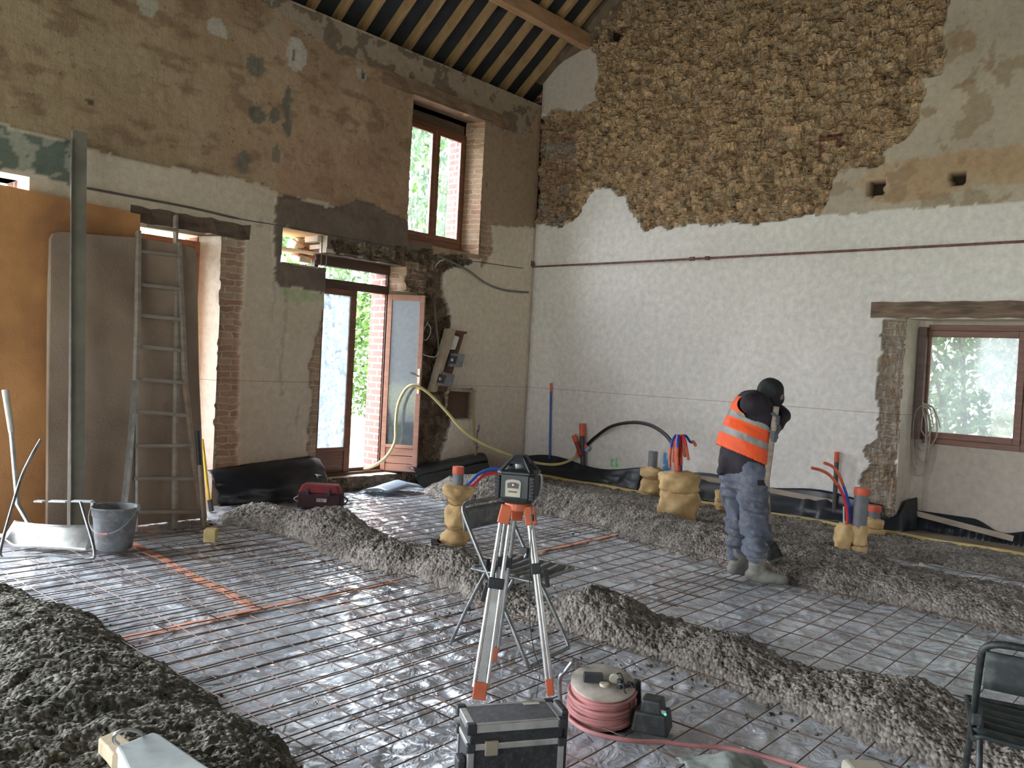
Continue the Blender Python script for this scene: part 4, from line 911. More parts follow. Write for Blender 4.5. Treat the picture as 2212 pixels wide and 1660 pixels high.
# ================================================================== THINGS
def adopt(o, parent):
    o.parent = parent; o.matrix_parent_inverse = Matrix.Translation(-parent.location); return o
def bld(b, name, m, parent, **k): return adopt(b.build(name, m, None, **k), parent)
def keepflat(o):
    for q_ in list(o.modifiers):
        if q_.type == 'EDGE_SPLIT': o.modifiers.remove(q_)
    return o
def displace(me, amp, f, s=0, along=None):
    """crumple a mesh along its normals"""
    n = len(me.vertices); co = np.empty(n*3, np.float32); no = np.empty(n*3, np.float32)
    me.vertices.foreach_get('co', co); me.vertices.foreach_get('normal', no); co = co.reshape(-1, 3); no = no.reshape(-1, 3)
    d = (fbm(co[:, 0]+co[:, 2]*.73+9, co[:, 1]-co[:, 2]*.61+5, f, 4, s)-.5)*2*amp
    me.vertices.foreach_set('co', (co+no*d[:, None]).astype(np.float32).ravel()); me.update()
def capsule(b, p, q_, r0, r1, n=14, side=None, flat=1.0):
    """round ended limb; flat squeezes it across 'side'"""
    p = Vector(p); q_ = Vector(q_); ax = (q_-p); L_ = ax.length; ax.normalize()
    s = Vector(side) if side is not None else (ax.cross(UP) if abs(ax.z) < .95 else Vector((1, 0, 0)))
    s = s-ax*s.dot(ax); s.normalize(); u = ax.cross(s)
    M = Matrix((s, u*flat, ax)).transposed(); prof = []
    for k in range(0, 6): a = PI/2*k/5; prof.append((max(1e-5, r0*math.sin(a)), -r0*math.cos(a)))
    for k in range(0, 6): a = PI/2*k/5; prof.append((max(1e-5, r1*math.cos(a)), L_+r1*math.sin(a)))
    prof[0] = (r0*.06, prof[0][1]); prof[-1] = (r1*.06, prof[-1][1])
    return b.lathe(p, prof, n, axis=M)
def remesh(b, name, m, voxel=.012, smooth=3, crump=0.0, cf=10, s=0, parent=None):
    """overlapping solids -> one continuous skin"""
    me = bpy.data.meshes.new(name); me.from_pydata(b.v, [], b.f); me.update()
    o = bpy.data.objects.new(name, me); COL.objects.link(o)
    q_ = o.modifiers.new('r', 'REMESH'); q_.mode = 'VOXEL'; q_.voxel_size = voxel; q_.use_smooth_shade = True
    if smooth: q2 = o.modifiers.new('s', 'SMOOTH'); q2.iterations = smooth; q2.factor = .5
    dg = bpy.context.evaluated_depsgraph_get(); dg.update(); ev = o.evaluated_get(dg)
    me2 = bpy.data.meshes.new_from_object(ev); bpy.data.objects.remove(o); bpy.data.meshes.remove(me)
    if crump: displace(me2, crump, cf, s)
    me2.name = name; me2.materials.clear(); o = link_mesh(name, me2, m); me2.shade_smooth()
    return adopt(o, parent) if parent is not None else o

steel_grey = mat('grey_tube', (.24, .25, .25), .35, .8, var=.2, vs=20, dirt=.5); alu = mat('dull_aluminium', (.52, .52, .50), .38, .85, var=.12, vs=14, dirt=.35)
blackp = mat('black_plastic', (.022, .024, .027), .5, var=.2, vs=20, bump=.2, bs=80); orp = mat('orange_plastic', (.62, .14, .055), .5, var=.1, vs=8, dirt=.25)
pipe_grey = mat('grey_pvc', (.17, .175, .185), .45, var=.1, vs=9, dirt=.3); red_t = mat('red_tape', (.72, .13, .06), .5, var=.12, vs=9)
blue_p = mat('blue_sheath', (.03, .10, .50), .4, var=.1, vs=9); red_p = mat('red_sheath', (.62, .03, .04), .4, var=.1, vs=9); or_p = mat('orange_red_wrap', (.70, .15, .07), .42, var=.15, vs=14)
wool = mat('mineral_wool_paper', (.60, .42, .20), .85, var=.14, vs=7, bump=.6, bs=30, c2=(.44, .28, .12))

# ---------------- boards leaning in the left opening
osb = mat('golden_board', (.45, .215, .075), .8, var=.22, vs=2.2, bump=.25, bs=70, c2=(.30, .135, .05)); foam = mat('brown_mat', (.31, .23, .165), .92, var=.2, vs=1.8, bump=.35, bs=50, c2=(.22, .15, .105), dirt=.25)
b = MB(); 
def pl1(u, v, h): return (u, -.33+.10*v+h, v)
b.prism([(-7.05, .02), (-5.60, .02), (-5.56, 2.72), (-7.05, 2.785)], -.012, .012, pl1)
o = b.build('board', osb); tag(o, 'large golden brown wall board closing the opening at the left edge', 'board')
def onplane(px, py, y0, k):   # plane y = y0 + k z
    d_ = ray(px, py); t = (y0+k*CC.z-CC.y)/(d_.y-k*d_.z); return CC+d_*t
b = MB(); pts = []
for (px, py) in ((108, 516), (113, 505), (128, 500), (200, 506), (300, 513), (380, 527), (415, 534), (424, 545), (427, 640), (430, 800), (436, 960), (443, 1090), (447, 1148), (300, 1158), (100, 1175), (103, 900), (105, 640)):
    p = onplane(px, py, -.57, .17); pts.append((p.x, max(.02, p.z)))
b.prism(pts, -.022, .022, lambda u, v, h: (u, -.57+.17*v+h+.02*math.sin(v*1.1), v))
o = b.build('mat_panel', foam, bevel=.006); tag(o, 'brown grey rounded corner panel leaning in the left opening behind the ladder', 'panel')
# tall straightedge plank
b = MB(); p0 = onplane(163, 1160, -.80, .20); p1 = onplane(171, 285, -.80, .20); p0 = p0+(p0-p1)*((p0.z-.045)/(p1.z-p0.z)); b.beam(p0, p1, .115, .03, up=(0, 1, 0))
t = empty('screed_board', (p0.x, p0.y, .0), label='tall grey green straightedge plank leaning on the left wall', cat='plank'); bld(b, 'plank', mat('grey_green_plank', (.20, .185, .14), .7, var=.12, vs=4, dirt=.3), t)
b = MB(); e0 = onplane(151, 1150, -.83, .20); e1 = onplane(154, 300, -.83, .20); b.beam(e0, e1, .006, .02, up=(0, 1, 0)); bld(b, 'metal_edge', alu, t)

# ---------------- ladder in two sections
def LP(px, py, dy=0.0): return onplane(px, py, -.84+dy, .27)
woodg = wood('ladder_grey', (.30, .25, .20), (.20, .165, .13), scale=(1, 1, 6)); 
t = empty('extension_ladder', LP(340, 1150), label='dusty grey extension ladder with flared foot leaning on the left wall', cat='ladder')
def rail(name, pts, dy=0.0, w=.028, d=.06, m=None):
    b = MB(); P_ = [LP(px, py, dy) for px, py in pts]
    for i in range(len(P_)-1): b.beam(P_[i], P_[i+1], w, d, up=(0, 1, 0))
    return bld(b, name, m or woodg, t)
rail('rail', [(299, 500), (297, 700), (293, 825)]); rail('rail', [(293, 822), (280, 980), (264, 1128)], m=alu)
rail('rail', [(386, 525), (394, 700), (400, 830)]); rail('rail', [(400, 828), (420, 1000), (442, 1140)], m=wood('ladder_tan', (.28, .20, .14), (.19, .13, .09), scale=(1, 1, 6)))
rail('inner_rail', [(292, 830), (291, 1150)], dy=.02, w=.02, m=alu); rail('inner_rail', [(379, 466), (382, 700), (378, 1000), (377, 1143)], dy=.05, w=.022, m=woodg)
for (y_, xa, xb) in ((493, 316, 384), (548, 300, 388), (620, 298, 391), (686, 297, 393), (753, 296, 396), (823, 294, 400), (893, 290, 405), (963, 288, 414), (1034, 288, 422), (1106, 289, 430)):
    b = MB(); b.beam(LP(xa, y_-5 if y_ < 900 else y_), LP(xb, y_+5 if y_ < 900 else y_), .03, .032, up=(0, 1, 0)); bld(b, 'rung', woodg, t)
# tools standing at the ladder's right
p0 = atz(452, 1098, .05); t = empty('floor_squeegee', (p0.x, p0.y, 0), label='yellow handled tool leaning upright beside the brick jamb', cat='tool')
b = MB(); b.tube([atp(453, 1095, p0), atp(437, 950, p0, .25)], .014, 10); bld(b, 'handle', mat('yellow_handle', (.75, .52, .04), .4), t, smooth=True)
b = MB(); b.beam(atp(453, 1080, p0), atp(457, 1105, p0), .05, .03); bld(b, 'ferrule', mat('dark_ferrule', (.06, .07, .06), .6), t)
p0 = atz(441, 1140, .03); t = empty('long_pole', (p0.x, p0.y, 0), label='wooden pole with black foam grip standing against the ladder', cat='pole')
b = MB(); b.tube([atp(441, 1138, p0), atp(431, 1004, p0, .12)], .017, 10); bld(b, 'shaft', mat('tan_shaft', (.30, .22, .15), .8), t, smooth=True)
b = MB(); b.tube([atp(431, 1006, p0, .12), atp(426, 932, p0, .20)], .021, 10); bld(b, 'grip', blackp, t, smooth=True)

# ---------------- bucket
G = atz(246, 1185, .04); t = empty('bucket', (G.x, G.y, 0.04), label='dirty grey mason\'s bucket with a wire handle in front of the panel', cat='bucket')
bk = mat('bucket_grey', (.17, .18, .185), .7, var=.2, vs=9, dirt=.7)
b = MB(); b.lathe((G.x, G.y, .04), [(.118, 0), (.125, .01), (.150, .24), (.152, .245), (.158, .25), (.160, .30), (.165, .30), (.165, .315), (.155, .315), (.15, .30), (.142, .25), (.115, .03), (0.001, .03)], 32); keepflat(bld(b, 'body', bk, t, smooth=True, sub=0))
for s_ in (-1, 1):
    b = MB(); b.box((G.x+RH.x*.163*s_, G.y+RH.y*.163*s_, .04+.31), (.03, .05, .05)); bld(b, 'ear', bk, t, bevel=.006)
b = MB(); pts = [Vector((G.x, G.y, 0))+RH*(-.168*math.cos(a))+UP*(.35-.17*math.sin(a))-FH*(.16*math.sin(a)+.02) for a in [PI*k/16 for k in range(17)]]
b.tube(pts, .003, 6); bld(b, 'wire_handle', alu, t, smooth=True)
b = MB(); b.tube([pts[7], pts[8], pts[9]], .008, 8); bld(b, 'grip', mat('pink_grip', (.6, .25, .25), .5), t, smooth=True)

# ---------------- wide shovel and tube stand at the left edge
G = atz(60, 1180, .04); t = empty('shovel', (G.x, G.y, .04), label='wide aluminium scoop shovel standing on its blade at the left edge', cat='shovel')
b = MB()
def blade(u, v):
    p = atp(14+176*u, 1150+0*u, G, 0)+UP*0; e = abs(u-.5)*2; z = .02+.20*v*(1-.25*e**3)-0*u
    q_ = G+RH*(-.17+.62*u)+FH*(.05*v+.08*v*e*e-.02); return (q_.x, q_.y, .03+(.17*v if u > .12 else .17*(v*(1-0)+0))+(.06*(.12-u)/.12*(1-v) if u < .12 else 0))
b.grid(blade, 24, 8); keepflat(bld(b, 'blade', alu, t, smooth=True, solid=.003))
b = MB(); b.tube([G+RH*.0+UP*.10+FH*.06, atp(38, 1090, G, .10), atp(24, 930, G, .18)], .017, 10); bld(b, 'socket', alu, t, smooth=True)
b = MB(); b.tube([atp(25, 935, G, .18), atp(11, 843, G, .22)], [.021, .024], 12); bld(b, 'handle', mat('pale_handle', (.55, .53, .46), .7, dirt=.4), t, smooth=True)
G = atz(103, 1203, .045); t = empty('tube_stand', (G.x, G.y, .045), label='bent grey steel tube stand in front of the shovel at the left edge', cat='stand')
b = MB(); pth = smooth_path([atp(88, 950, G, .42), atp(68, 985, G, .36), atp(46, 1032, G, .30), atp(22, 1110, G, .12), atp(2, 1185, G, 0), atp(3, 1203, G, -.02), atp(20, 1205, G, -.02), atp(110, 1200, G, .0), atp(192, 1207, G, .0), atp(204, 1198, G, .0), atp(199, 1168, G, .05), atp(186, 1125, G, .12), atp(174, 1085, G, .2)], 6)
b.tube(pth, .011, 8); bld(b, 'frame', steel_grey, t, smooth=True)
for (xa, xb) in ((76, 95), (108, 145), (157, 200)):
    b = MB(); b.beam(atp(xa, 1083, G, .22), atp(xb, 1084, G, .22), .05, .012); bld(b, 'slat', mat('pale_slat', (.62, .63, .62), .4), t, bevel=.003)

# ---------------- small things in the left bay
yb = mat('sponge_yellow', (.60, .46, .20), .9, bump=.3, bs=60)
G = atz(455, 1170, .045); b = MB(); b.box((0, 0, .05), (.10, .09, .10)); o = b.build('sponge_block', yb, bevel=.006); o.location = (G.x, G.y, .045); o.rotation_euler = (0, 0, -.75+PI/2); tag(o, 'small yellow sponge block on the mesh beside the ladder foot', 'block')
b = MB(); g2 = atz(470, 1128, .04); b.tube(smooth_path([atz(440, 1125, .06), atz(465, 1130, .05), atz(492, 1117, .07)], 8), .004, 6); o = b.build('white_cable', mat('white_cable_m', (.7, .7, .66), .5), smooth=True); tag(o, 'short white cable lying at the start of the mortar ridge', 'cable')

# red tool bag
G = atz(692, 1096, .03); t = empty('tool_bag', (G.x, G.y, .03), label='red and dark maroon tool bag standing on the film left of the door', cat='bag')
R_ = RH; Fn = FH; redb = mat('red_fabric', (.20, .018, .022), .75, var=.15, vs=9, bump=.3, bs=90); mar = mat('maroon_fabric', (.045, .013, .017), .8, var=.2, vs=9, bump=.3, bs=90)
Mx = Matrix((R_, FH, UP)).transposed()
b = MB(); b.box(G+UP*.075, (.44, .20, .15), Mx, taper=.98); bld(b, 'body', mar, t, bevel=.02, seg=3)
b = MB(); b.box(G+UP*.19, (.43, .18, .09), Mx, taper=.80); bld(b, 'lid', redb, t, bevel=.02, seg=3)
for s_ in (-.11, .10):
    b = MB(); b.box(G+R_*s_-FH*.10+UP*.165, (.03, .02, .06), Mx); o = bld(b, 'buckle', blackp, t, bevel=.003)
b = MB(); b.box(G+R_*.03-FH*.102+UP*.085, (.10, .004, .035), Mx); bld(b, 'name_plate', mat('worn_plate', (.36, .33, .30), .6, var=.3, vs=40), t)
b = MB(); b.tube(smooth_path([G-R_*.20-FH*.1+UP*.12, G-R_*.24-FH*.11+UP*.09, G-R_*.20-FH*.1+UP*.06], 6), .005, 6); bld(b, 'side_ring', alu, t, smooth=True); b = MB(); b.tube(smooth_path([G+R_*.22+UP*.12, G+R_*.27+UP*.09-FH*.02, G+R_*.25+UP*.05-FH*.05, G+R_*.20+UP*.04-FH*.06], 6), .008, 6); bld(b, 'strap', blackp, t, smooth=True)
G = aty(683, 1030, -.22); t = empty('trowel', G, label='steel trowel with its blade up on the black film by the bag', cat='trowel')
b = MB(); b.add([G+R_*-.09+UP*-.02, G+R_*-.03+UP*-.045-FH*.03, G+R_*.06+UP*.015, G+R_*-.02+UP*.03], [(0, 1, 2, 3)]); bld(b, 'blade', alu, t, solid=.003)
b = MB(); b.tube([G+R_*.02, G+R_*.09+UP*.005], .010, 8); bld(b, 'handle', blackp, t, smooth=True)

# ---------------- folding chairs
tubedark = mat('dark_tube', (.025, .03, .028), .5, .3, var=.3, vs=20, dirt=.15); seatm = mat('grey_seat', (.13, .14, .14), .5, var=.2, vs=12, dirt=.6)
def chair(loc, rz, label, seat_m, tube_m, side=(1, 1)):
    t = empty('folding_chair', loc, rz, label, 'chair')
    b = MB()
    A = [(-.20, -.26, .03), (-.20, .20, .70)]; P_ = smooth_path([(-.06, -.262, .012), (-.17, -.262, .012), (-.20, -.25, .03), (-.20, -.13, .22), (-.20, .04, .47), (-.20, .17, .68), (-.195, .195, .735), (-.16, .205, .76), (-.05, .207, .762)], 5)
    P_ = P_+[Vector((-p.x, p.y, p.z)) for p in reversed(P_)]; b.tube(P_, .011, 8, closed=True); b.build('front_frame', tube_m, t, smooth=True)
    b = MB(); P_ = smooth_path([(-.05, .255, .012), (-.15, .255, .012), (-.175, .24, .03), (-.178, .13, .26), (-.178, .02, .47)], 5); P_ = P_[::-1]+[Vector((-p.x, p.y, p.z)) for p in P_]; b.tube(P_, .010, 8); b.build('rear_frame', tube_m, t, smooth=True)
    def st(u, v):
        x = (u-.5)*.40; y = .12-.38*v; e = max(abs(u-.5)*2, 0); r = .06*(1 if v > .8 else 0)*max(0, e-.75)*4; return (x*(1-.04*v), y+r*.3, .445+.006*math.cos(v*PI*12)*(1-.2*e)-.012*(1-e*e)+(-.01 if v > .93 or e > .93 else 0))
    b = MB(); b.grid(st, 20, 60); o = b.build('seat', seat_m, t, smooth=True, solid=.012); keepflat(o)
    b = MB(); b.tube([(-.2, -.262, .437), (.2, -.262, .437)], .009, 8); b.tube([(-.2, -.262, .437), (-.2, .12, .437)], .009, 8); b.tube([(.2, -.262, .437), (.2, .12, .437)], .009, 8); b.build('seat_rim', tube_m, t, smooth=True)
    b = MB(); b.grid(lambda u, v: ((u-.5)*.38, .205-.02*v-.015*math.cos((u-.5)*PI)*-1, .735-.115*v), 12, 4); o = b.build('backrest', seat_m, t, smooth=True, solid=.012); keepflat(o)
    for s_ in (-1, 1):
        b = MB(); b.box((s_*.19, .045, .48), (.03, .05, .04)); b.build('hinge', blackp, t, bevel=.004)
    return t
chair((-5.60, -4.70, .042), .13, 'grey tubular folding chair with ribbed seat standing behind the tripod', seatm, steel_grey)
Gc = atz(2128, 1420, .755); fwd = (FH*.9+RH*.43).normalized(); sd = (RH*.9-FH*.43).normalized()
a_ = math.atan2(fwd.x, -fwd.y)     # local -y turned onto fwd
base = Vector((Gc.x, Gc.y, 0))+sd*.19+fwd*.19; chair((base.x, base.y, .042), a_, 'dark folding chair cut off by the lower right edge of the picture', mat('dark_seat', (.022, .03, .028), .6, var=.2, vs=12, dirt=.12), tubedark)

# ---------------- laser level on its tripod
TB = Vector((-5.93, -4.97, 0)); top = atp(1118, 1100, TB)
t = empty('tripod', (TB.x, TB.y, .03), label='aluminium surveying tripod with orange head standing on the mesh', cat='tripod')
b = MB(); b.lathe(top+UP*.0, [(.055, -.005), (.062, .0), (.062, .03), (.05, .035), (.001, .035)], 20)
for px, dx in ((1098, -.05), (1143, .052), (1112, .0)):
    off = (-.03 if px != 1112 else .06); p = top+RH*dx+FH*off; b.beam(p+UP*.02, p+RH*dx*.35+FH*off*.3-UP*.065, .055, .045, up=FH)
bld(b, 'head', orp, t, bevel=.004)
feet = [atz(1034, 1512, .035), atz(1190, 1503, .035), atz(1060, 1425, .035)]; heads = [top+RH*-.056-FH*.03-UP*.06, top+RH*.064-FH*.03-UP*.06, top+RH*-.03+FH*.09-UP*.06]
for k in range(3):
    f, h = feet[k], heads[k]; ax = (f-h).normalized(); s_ = ax.cross(FH).normalized()
    lg = MB(); w = .022 if k != 1 else .006
    for sg in (-1, 1): lg.tube([h+s_*sg*w, f+s_*sg*w*1.35-ax*.05], .0095 if k != 1 else .011, 10)
    o = bld(lg, 'leg', alu, t, smooth=True)
    if k != 1:
        b = MB(); b.beam(h+(f-h)*.36, f-ax*.06, .034, .008, up=FH); x_ = b.build('inner_slide', mat('pale_alu', (.60, .61, .60), .45, .6, dirt=.35), smooth=False); x_.parent = o; x_.matrix_parent_inverse = Matrix.Identity(4)
    b = MB(); b.beam(f-ax*.075, f-ax*.0, .062 if k != 1 else .035, .03, up=FH); x_ = b.build('foot_socket', orp, bevel=.004); x_.parent = o; x_.matrix_parent_inverse = Matrix.Identity(4)
    c_ = h+(f-h)*(.36 if k == 0 else .27 if k == 1 else .3); b = MB(); b.beam(c_-ax*.025, c_+ax*.025, .075 if k != 1 else .045, .04, up=FH); b.beam(c_+RH*(.045 if k == 1 else -.04)-UP*.0, c_+RH*(.062 if k == 1 else -.06)-UP*.085, .022, .022); x_ = b.build('clamp', blackp, bevel=.004); x_.parent = o; x_.matrix_parent_inverse = Matrix.Identity(4)
# the level itself, a thing of its own
LB = top+UP*.036; an = math.radians(-14); fx = (RH*math.cos(an)+FH*math.sin(an)); fy = (FH*math.cos(an)-RH*math.sin(an)); ML = Matrix((fx, fy, UP)).transposed()
t = empty('laser_level', LB, label='black rotating laser level with a red light on the tripod head', cat='laser level')
b = MB(); S = .088
def octa(r, c=.62): return [(r, -r*c), (r, r*c), (r*c, r), (-r*c, r), (-r, r*c), (-r, -r*c), (-r*c, -r), (r*c, -r)]
def stack(b, secs):
    V = []; n = 8
    for (r, c, z) in secs: V += [LB+ML @ Vector((x_, y_, z)) for x_, y_ in octa(r, c)]
    Fc = [tuple(range(n-1, -1, -1)), tuple(range((len(secs)-1)*n, len(secs)*n))]
    for i in range(len(secs)-1):
        for k in range(n): Fc.append((i*n+k, i*n+(k+1) % n, (i+1)*n+(k+1) % n, (i+1)*n+k))
    b.add(V, Fc)
stack(b, [(.070, .7, 0), (.083, .72, .018), (.088, .74, .03), (.088, .74, .135), (.092, .74, .142), (.092, .74, .15), (.06, .7, .162), (.001, .7, .163)])
bld(b, 'housing', mat('level_black', (.025, .027, .028), .45, var=.2, vs=20), t, bevel=.002)
for cx_, cy_ in ((-1, -1), (1, -1), (-1, 1), (1, 1)):
    b = MB(); b.box(LB+ML @ Vector((cx_*.080, cy_*.080, .078)), (.018, .018, .11), ML)
    for k in range(7): b.box(LB+ML @ Vector((cx_*.084, cy_*.084, .03+.016*k)), (.022, .022, .010), ML)
    bld(b, 'ribbed_bumper', blackp, t, bevel=.002)
b = MB(); stack(b, [(.05, .75, .185), (.052, .75, .19), (.030, .7, .225), (.001, .7, .226)])
for cx_, cy_ in ((-1, -1), (1, -1), (-1, 1), (1, 1)): b.beam(LB+ML @ Vector((cx_*.075, cy_*.075, .15)), LB+ML @ Vector((cx_*.030, cy_*.030, .21)), .022, .012)
bld(b, 'rotor_guard', blackp, t, bevel=.002)
b = MB(); b.lathe(LB+UP*.16, [(.022, 0), (.024, .028), (.001, .028)], 14); bld(b, 'prism_head', mat('lens', (.25, .27, .27), .15), t)
b = MB()
fr = [(-.036, .035), (.036, .035), (.038, .105), (.030, .113), (0, .117), (-.030, .113), (-.038, .105)]
b.prism(fr, -.0895, -.0925, lambda u, v, h: LB+ML @ Vector((u-.006, h, v))); bld(b, 'control_panel', mat('beige_panel', (.46, .44, .34), .5), t)
b = MB(); b.prism([(-.027, .075), (.026, .075), (.028, .097), (.012, .103), (-.012, .103), (-.028, .097)], -.0925, -.0938, lambda u, v, h: LB+ML @ Vector((u-.006, h, v))); bld(b, 'display', mat('dark_display', (.012, .008, .008), .2), t)
b = MB(); b.prism([(-.021, .055), (.021, .055), (.021, .062), (-.021, .062)], -.0925, -.0936, lambda u, v, h: LB+ML @ Vector((u-.006, h, v))); bld(b, 'label_strip', mat('brown_label', (.16, .05, .03), .5), t)
led = bpy.data.materials.new('red_led'); nt, N, L, P = nodes(led); P.inputs['Base Color'].default_value = (1, .05, .08, 1); P.inputs['Emission Color'].default_value = (1, .06, .10, 1); P.inputs['Emission Strength'].default_value = 1.2
b = MB(); b.lathe(LB+ML @ Vector((-.006, -.094, .091)), [(.0035, 0), (.003, .001), (.0001, .0012)], 10, axis=Matrix((fx, UP, -fy)).transposed()); bld(b, 'indicator_light', led, t)
b = MB(); b.prism([(-.034, .035), (.034, .035), (.036, .05), (.036, .115), (.018, .125), (-.030, .125), (-.034, .12)], -.0895, -.0925, lambda u, v, h: LB+ML @ Vector((h, -u, v))); bld(b, 'side_label', mat('white_label', (.62, .62, .60), .5), t)
b = MB(); b.tube(smooth_path([LB+ML @ Vector((.088, -.03, .14)), LB+ML @ Vector((.112, -.035, .142)), LB+ML @ Vector((.118, -.035, .12)), LB+ML @ Vector((.112, -.035, .05)), LB+ML @ Vector((.088, -.03, .035))], 6), .006, 8); bld(b, 'carry_handle', mat('grey_handle', (.34, .34, .32), .5), t, smooth=True)
b = MB(); cbl = smooth_path([LB+RH*.06-FH*.05, atp(1149, 1122, TB, -.08), atp(1146, 1180, TB, -.08), atp(1144, 1330, TB, -.08), atp(1152, 1400, TB, -.08), atp(1166, 1450, TB, -.08), atz(1158, 1508, .04)], 8); b.tube(cbl, .0022, 5); b.tube([atp(1150, 1112, TB, -.08), atp(1151, 1126, TB, -.08)], .007, 8); bld(b, 'cable', blackp, t, smooth=True)

# ---------------- aluminium edged tool case
zt = .35; cs = [Vector((-6.87, -5.58, zt)), Vector((-6.585, -5.765, zt)), Vector((-6.675, -5.90, zt)), Vector((-6.965, -5.72, zt))]
cc_ = sum(cs, Vector())/4; ux = ((cs[1]-cs[0])+(cs[2]-cs[3])).normalized(); uy = UP.cross(ux); MC = Matrix((ux, uy, UP)).transposed(); CW, CD, CH = .335, .165, .31
t = empty('tool_case', (cc_.x, cc_.y, .04), label='black tool case with aluminium edges at the bottom of the picture', cat='case')
def cb(b, c, d, **k): return b.box(Vector((cc_.x, cc_.y, .04))+MC @ Vector(c), d, MC, **k)
cm = mat('case_black', (.018, .019, .021), .55, var=.3, vs=30, dirt=.12); lidm = mat('case_lid', (.075, .082, .088), .45, var=.2, vs=30, dirt=.35)
b = MB(); cb(b, (0, 0, .12), (CW-.01, CD-.01, .235)); bld(b, 'body', cm, t, bevel=.004)
b = MB(); cb(b, (0, 0, .275), (CW-.01, CD-.01, .07)); o = bld(b, 'lid', cm, t, bevel=.004)
b = MB(); cb(b, (0, 0, .311), (CW-.03, CD-.03, .004)); bld(b, 'lid_panel', lidm, t)
b = MB()
for sx in (-1, 1):
    cb(b, (sx*(CW/2-.01), 0, .3), (.024, CD, .028)); cb(b, (sx*(CW/2-.01), -CD/2+.008, .12), (.022, .018, .24)); cb(b, (sx*(CW/2-.01), CD/2-.008, .12), (.022, .018, .24)); cb(b, (sx*(CW/2-.008), 0, .238), (.016, CD, .02))
for sy in (-1, 1): cb(b, (0, sy*(CD/2-.008), .3), (CW, .02, .028)); cb(b, (0, sy*(CD/2-.004), .238), (CW, .008, .022))
bld(b, 'aluminium_edge', alu, t, bevel=.003)
for sx in (-1, 1):
    for sy in (-1, 1):
        for zc_, dc_ in ((.30, (.034, .028, .036)), (.235, (.03, .024, .03))): b = MB(); cb(b, (sx*(CW/2-.008), sy*(CD/2-.006), zc_), dc_); bld(b, 'corner_cap', blackp, t, bevel=.005)
b = MB(); cb(b, (-.09, -CD/2-.004, .235), (.045, .012, .05)); bld(b, 'latch', mat('dusty_latch', (.35, .30, .22), .5, .5), t, bevel=.003)
b = MB(); cb(b, (CW/2+.012, .0, .20), (.03, .10, .26)); bld(b, 'side_strap', cm, t, bevel=.012)
b = MB(); cb(b, (-CW/2-.012, -.03, .13), (.03, .06, .12)); bld(b, 'side_flap', cm, t, bevel=.008)
b = MB(); cb(b, (.09, .062, .3135), (.06, .02, .001)); bld(b, 'sticker', mat('sticker', (.55, .52, .40), .6), t)

# ---------------- cable reel
G = atz(1297, 1545, .03); t = empty('cable_reel', (G.x, G.y, .03), label='cable reel wound with dusty pink cable beside the tool case', cat='cable reel')
pk = mat('pink_cable', (.50, .21, .20), .6, var=.18, vs=8, dirt=.3); tilt = (UP-FH*.22).normalized(); rx_ = RH; MR = Matrix((rx_, tilt.cross(rx_), tilt)).transposed(); c0 = Vector((G.x, G.y, .03))
disc = mat('dusty_disc', (.46, .41, .34), .8, var=.15, vs=14, dirt=.4)
b = MB(); b.lathe(c0+tilt*.155, [(.001, .0), (.137, .0), (.140, .002), (.140, .008), (.134, .012), (.05, .008), (.001, .008)], 40, axis=MR); bld(b, 'top_disc', disc, t, smooth=True)
b = MB(); b.lathe(c0, [(.001, .0), (.145, .0), (.148, .006), (.145, .01), (.001, .012)], 40, axis=MR); bld(b, 'bottom_disc', blackp, t, smooth=True)
b = MB()
pts = []
for k in range(0, 24*11):
    a = 2*PI*k/24; lay_ = k/24; z_ = .018+.0125*(lay_ % 11)+.002*math.sin(a*1.3); r_ = .128+.020*(1-lay_/11)+.005*math.sin(a*2+lay_*1.9); pts.append(c0+MR @ Vector((r_*math.cos(a), r_*math.sin(a), z_)))
b.tube(pts, .0085, 8)
pts = []
for k in range(0, 24*6):
    a = 2*PI*k/24; lay_ = k/24; z_ = .02+.021*lay_+.003*math.sin(a*1.7); r_ = .142+.010*math.sin(a+lay_*2.4)-.008*lay_/6; pts.append(c0+MR @ Vector((r_*math.cos(a), r_*math.sin(a), z_)))
b.tube(pts, .0085, 8); b.lathe(c0, [(.10, .01), (.12, .02), (.12, .14), (.10, .15)], 24, axis=MR)
keepflat(bld(b, 'wound_cable', pk, t, smooth=True))
b = MB(); b.tube(smooth_path([atp(1211, 1530, G), atp(1209, 1468, G), atp(1222, 1450, G), atp(1240, 1427, G), atp(1245, 1432, G, .06), atp(1245, 1445, G, .1)], 6), .010, 8); bld(b, 'carrying_frame', steel_grey, t, smooth=True)
b = MB(); b.beam(atp(1378, 1545, G, .0), atp(1376, 1470, G, .0), .03, .03); b.beam(atp(1376, 1480, G), atp(1350, 1488, G), .015, .015); bld(b, 'side_post', blackp, t, bevel=.004)
b = MB(); dc = c0+tilt*.163; b.box(dc-RH*.045+UP*.018, (.085, .045, .035), Matrix((RH, FH, UP)).transposed()); bld(b, 'socket_box', mat('socket_black', (.035, .037, .045), .4), t, bevel=.004)
b = MB(); b.lathe(dc+RH*.0-FH*.045, [(.020, 0), (.022, .012), (.012, .014), (.001, .012)], 16); b.lathe(dc+RH*.045+UP*.022-FH*.01, [(.020, 0), (.023, .004), (.020, .008), (.001, .008)], 16, axis=Matrix((UP, RH*-1, FH*-1)).transposed()); bld(b, 'socket_cap', mat('cream_cap', (.52, .48, .37), .6), t, smooth=True)
b = MB(); b.box(dc+RH*.065-FH*.05+UP*.015, (.02, .018, .04)); pts = [dc+RH*(.06+.012*k)-FH*(.07-.006*k)+UP*(.012+.008*math.sin(k*2.1))+FH*.014*math.cos(k*1.7) for k in range(9)]; b.tube(smooth_path(pts, 4), .0045, 6)
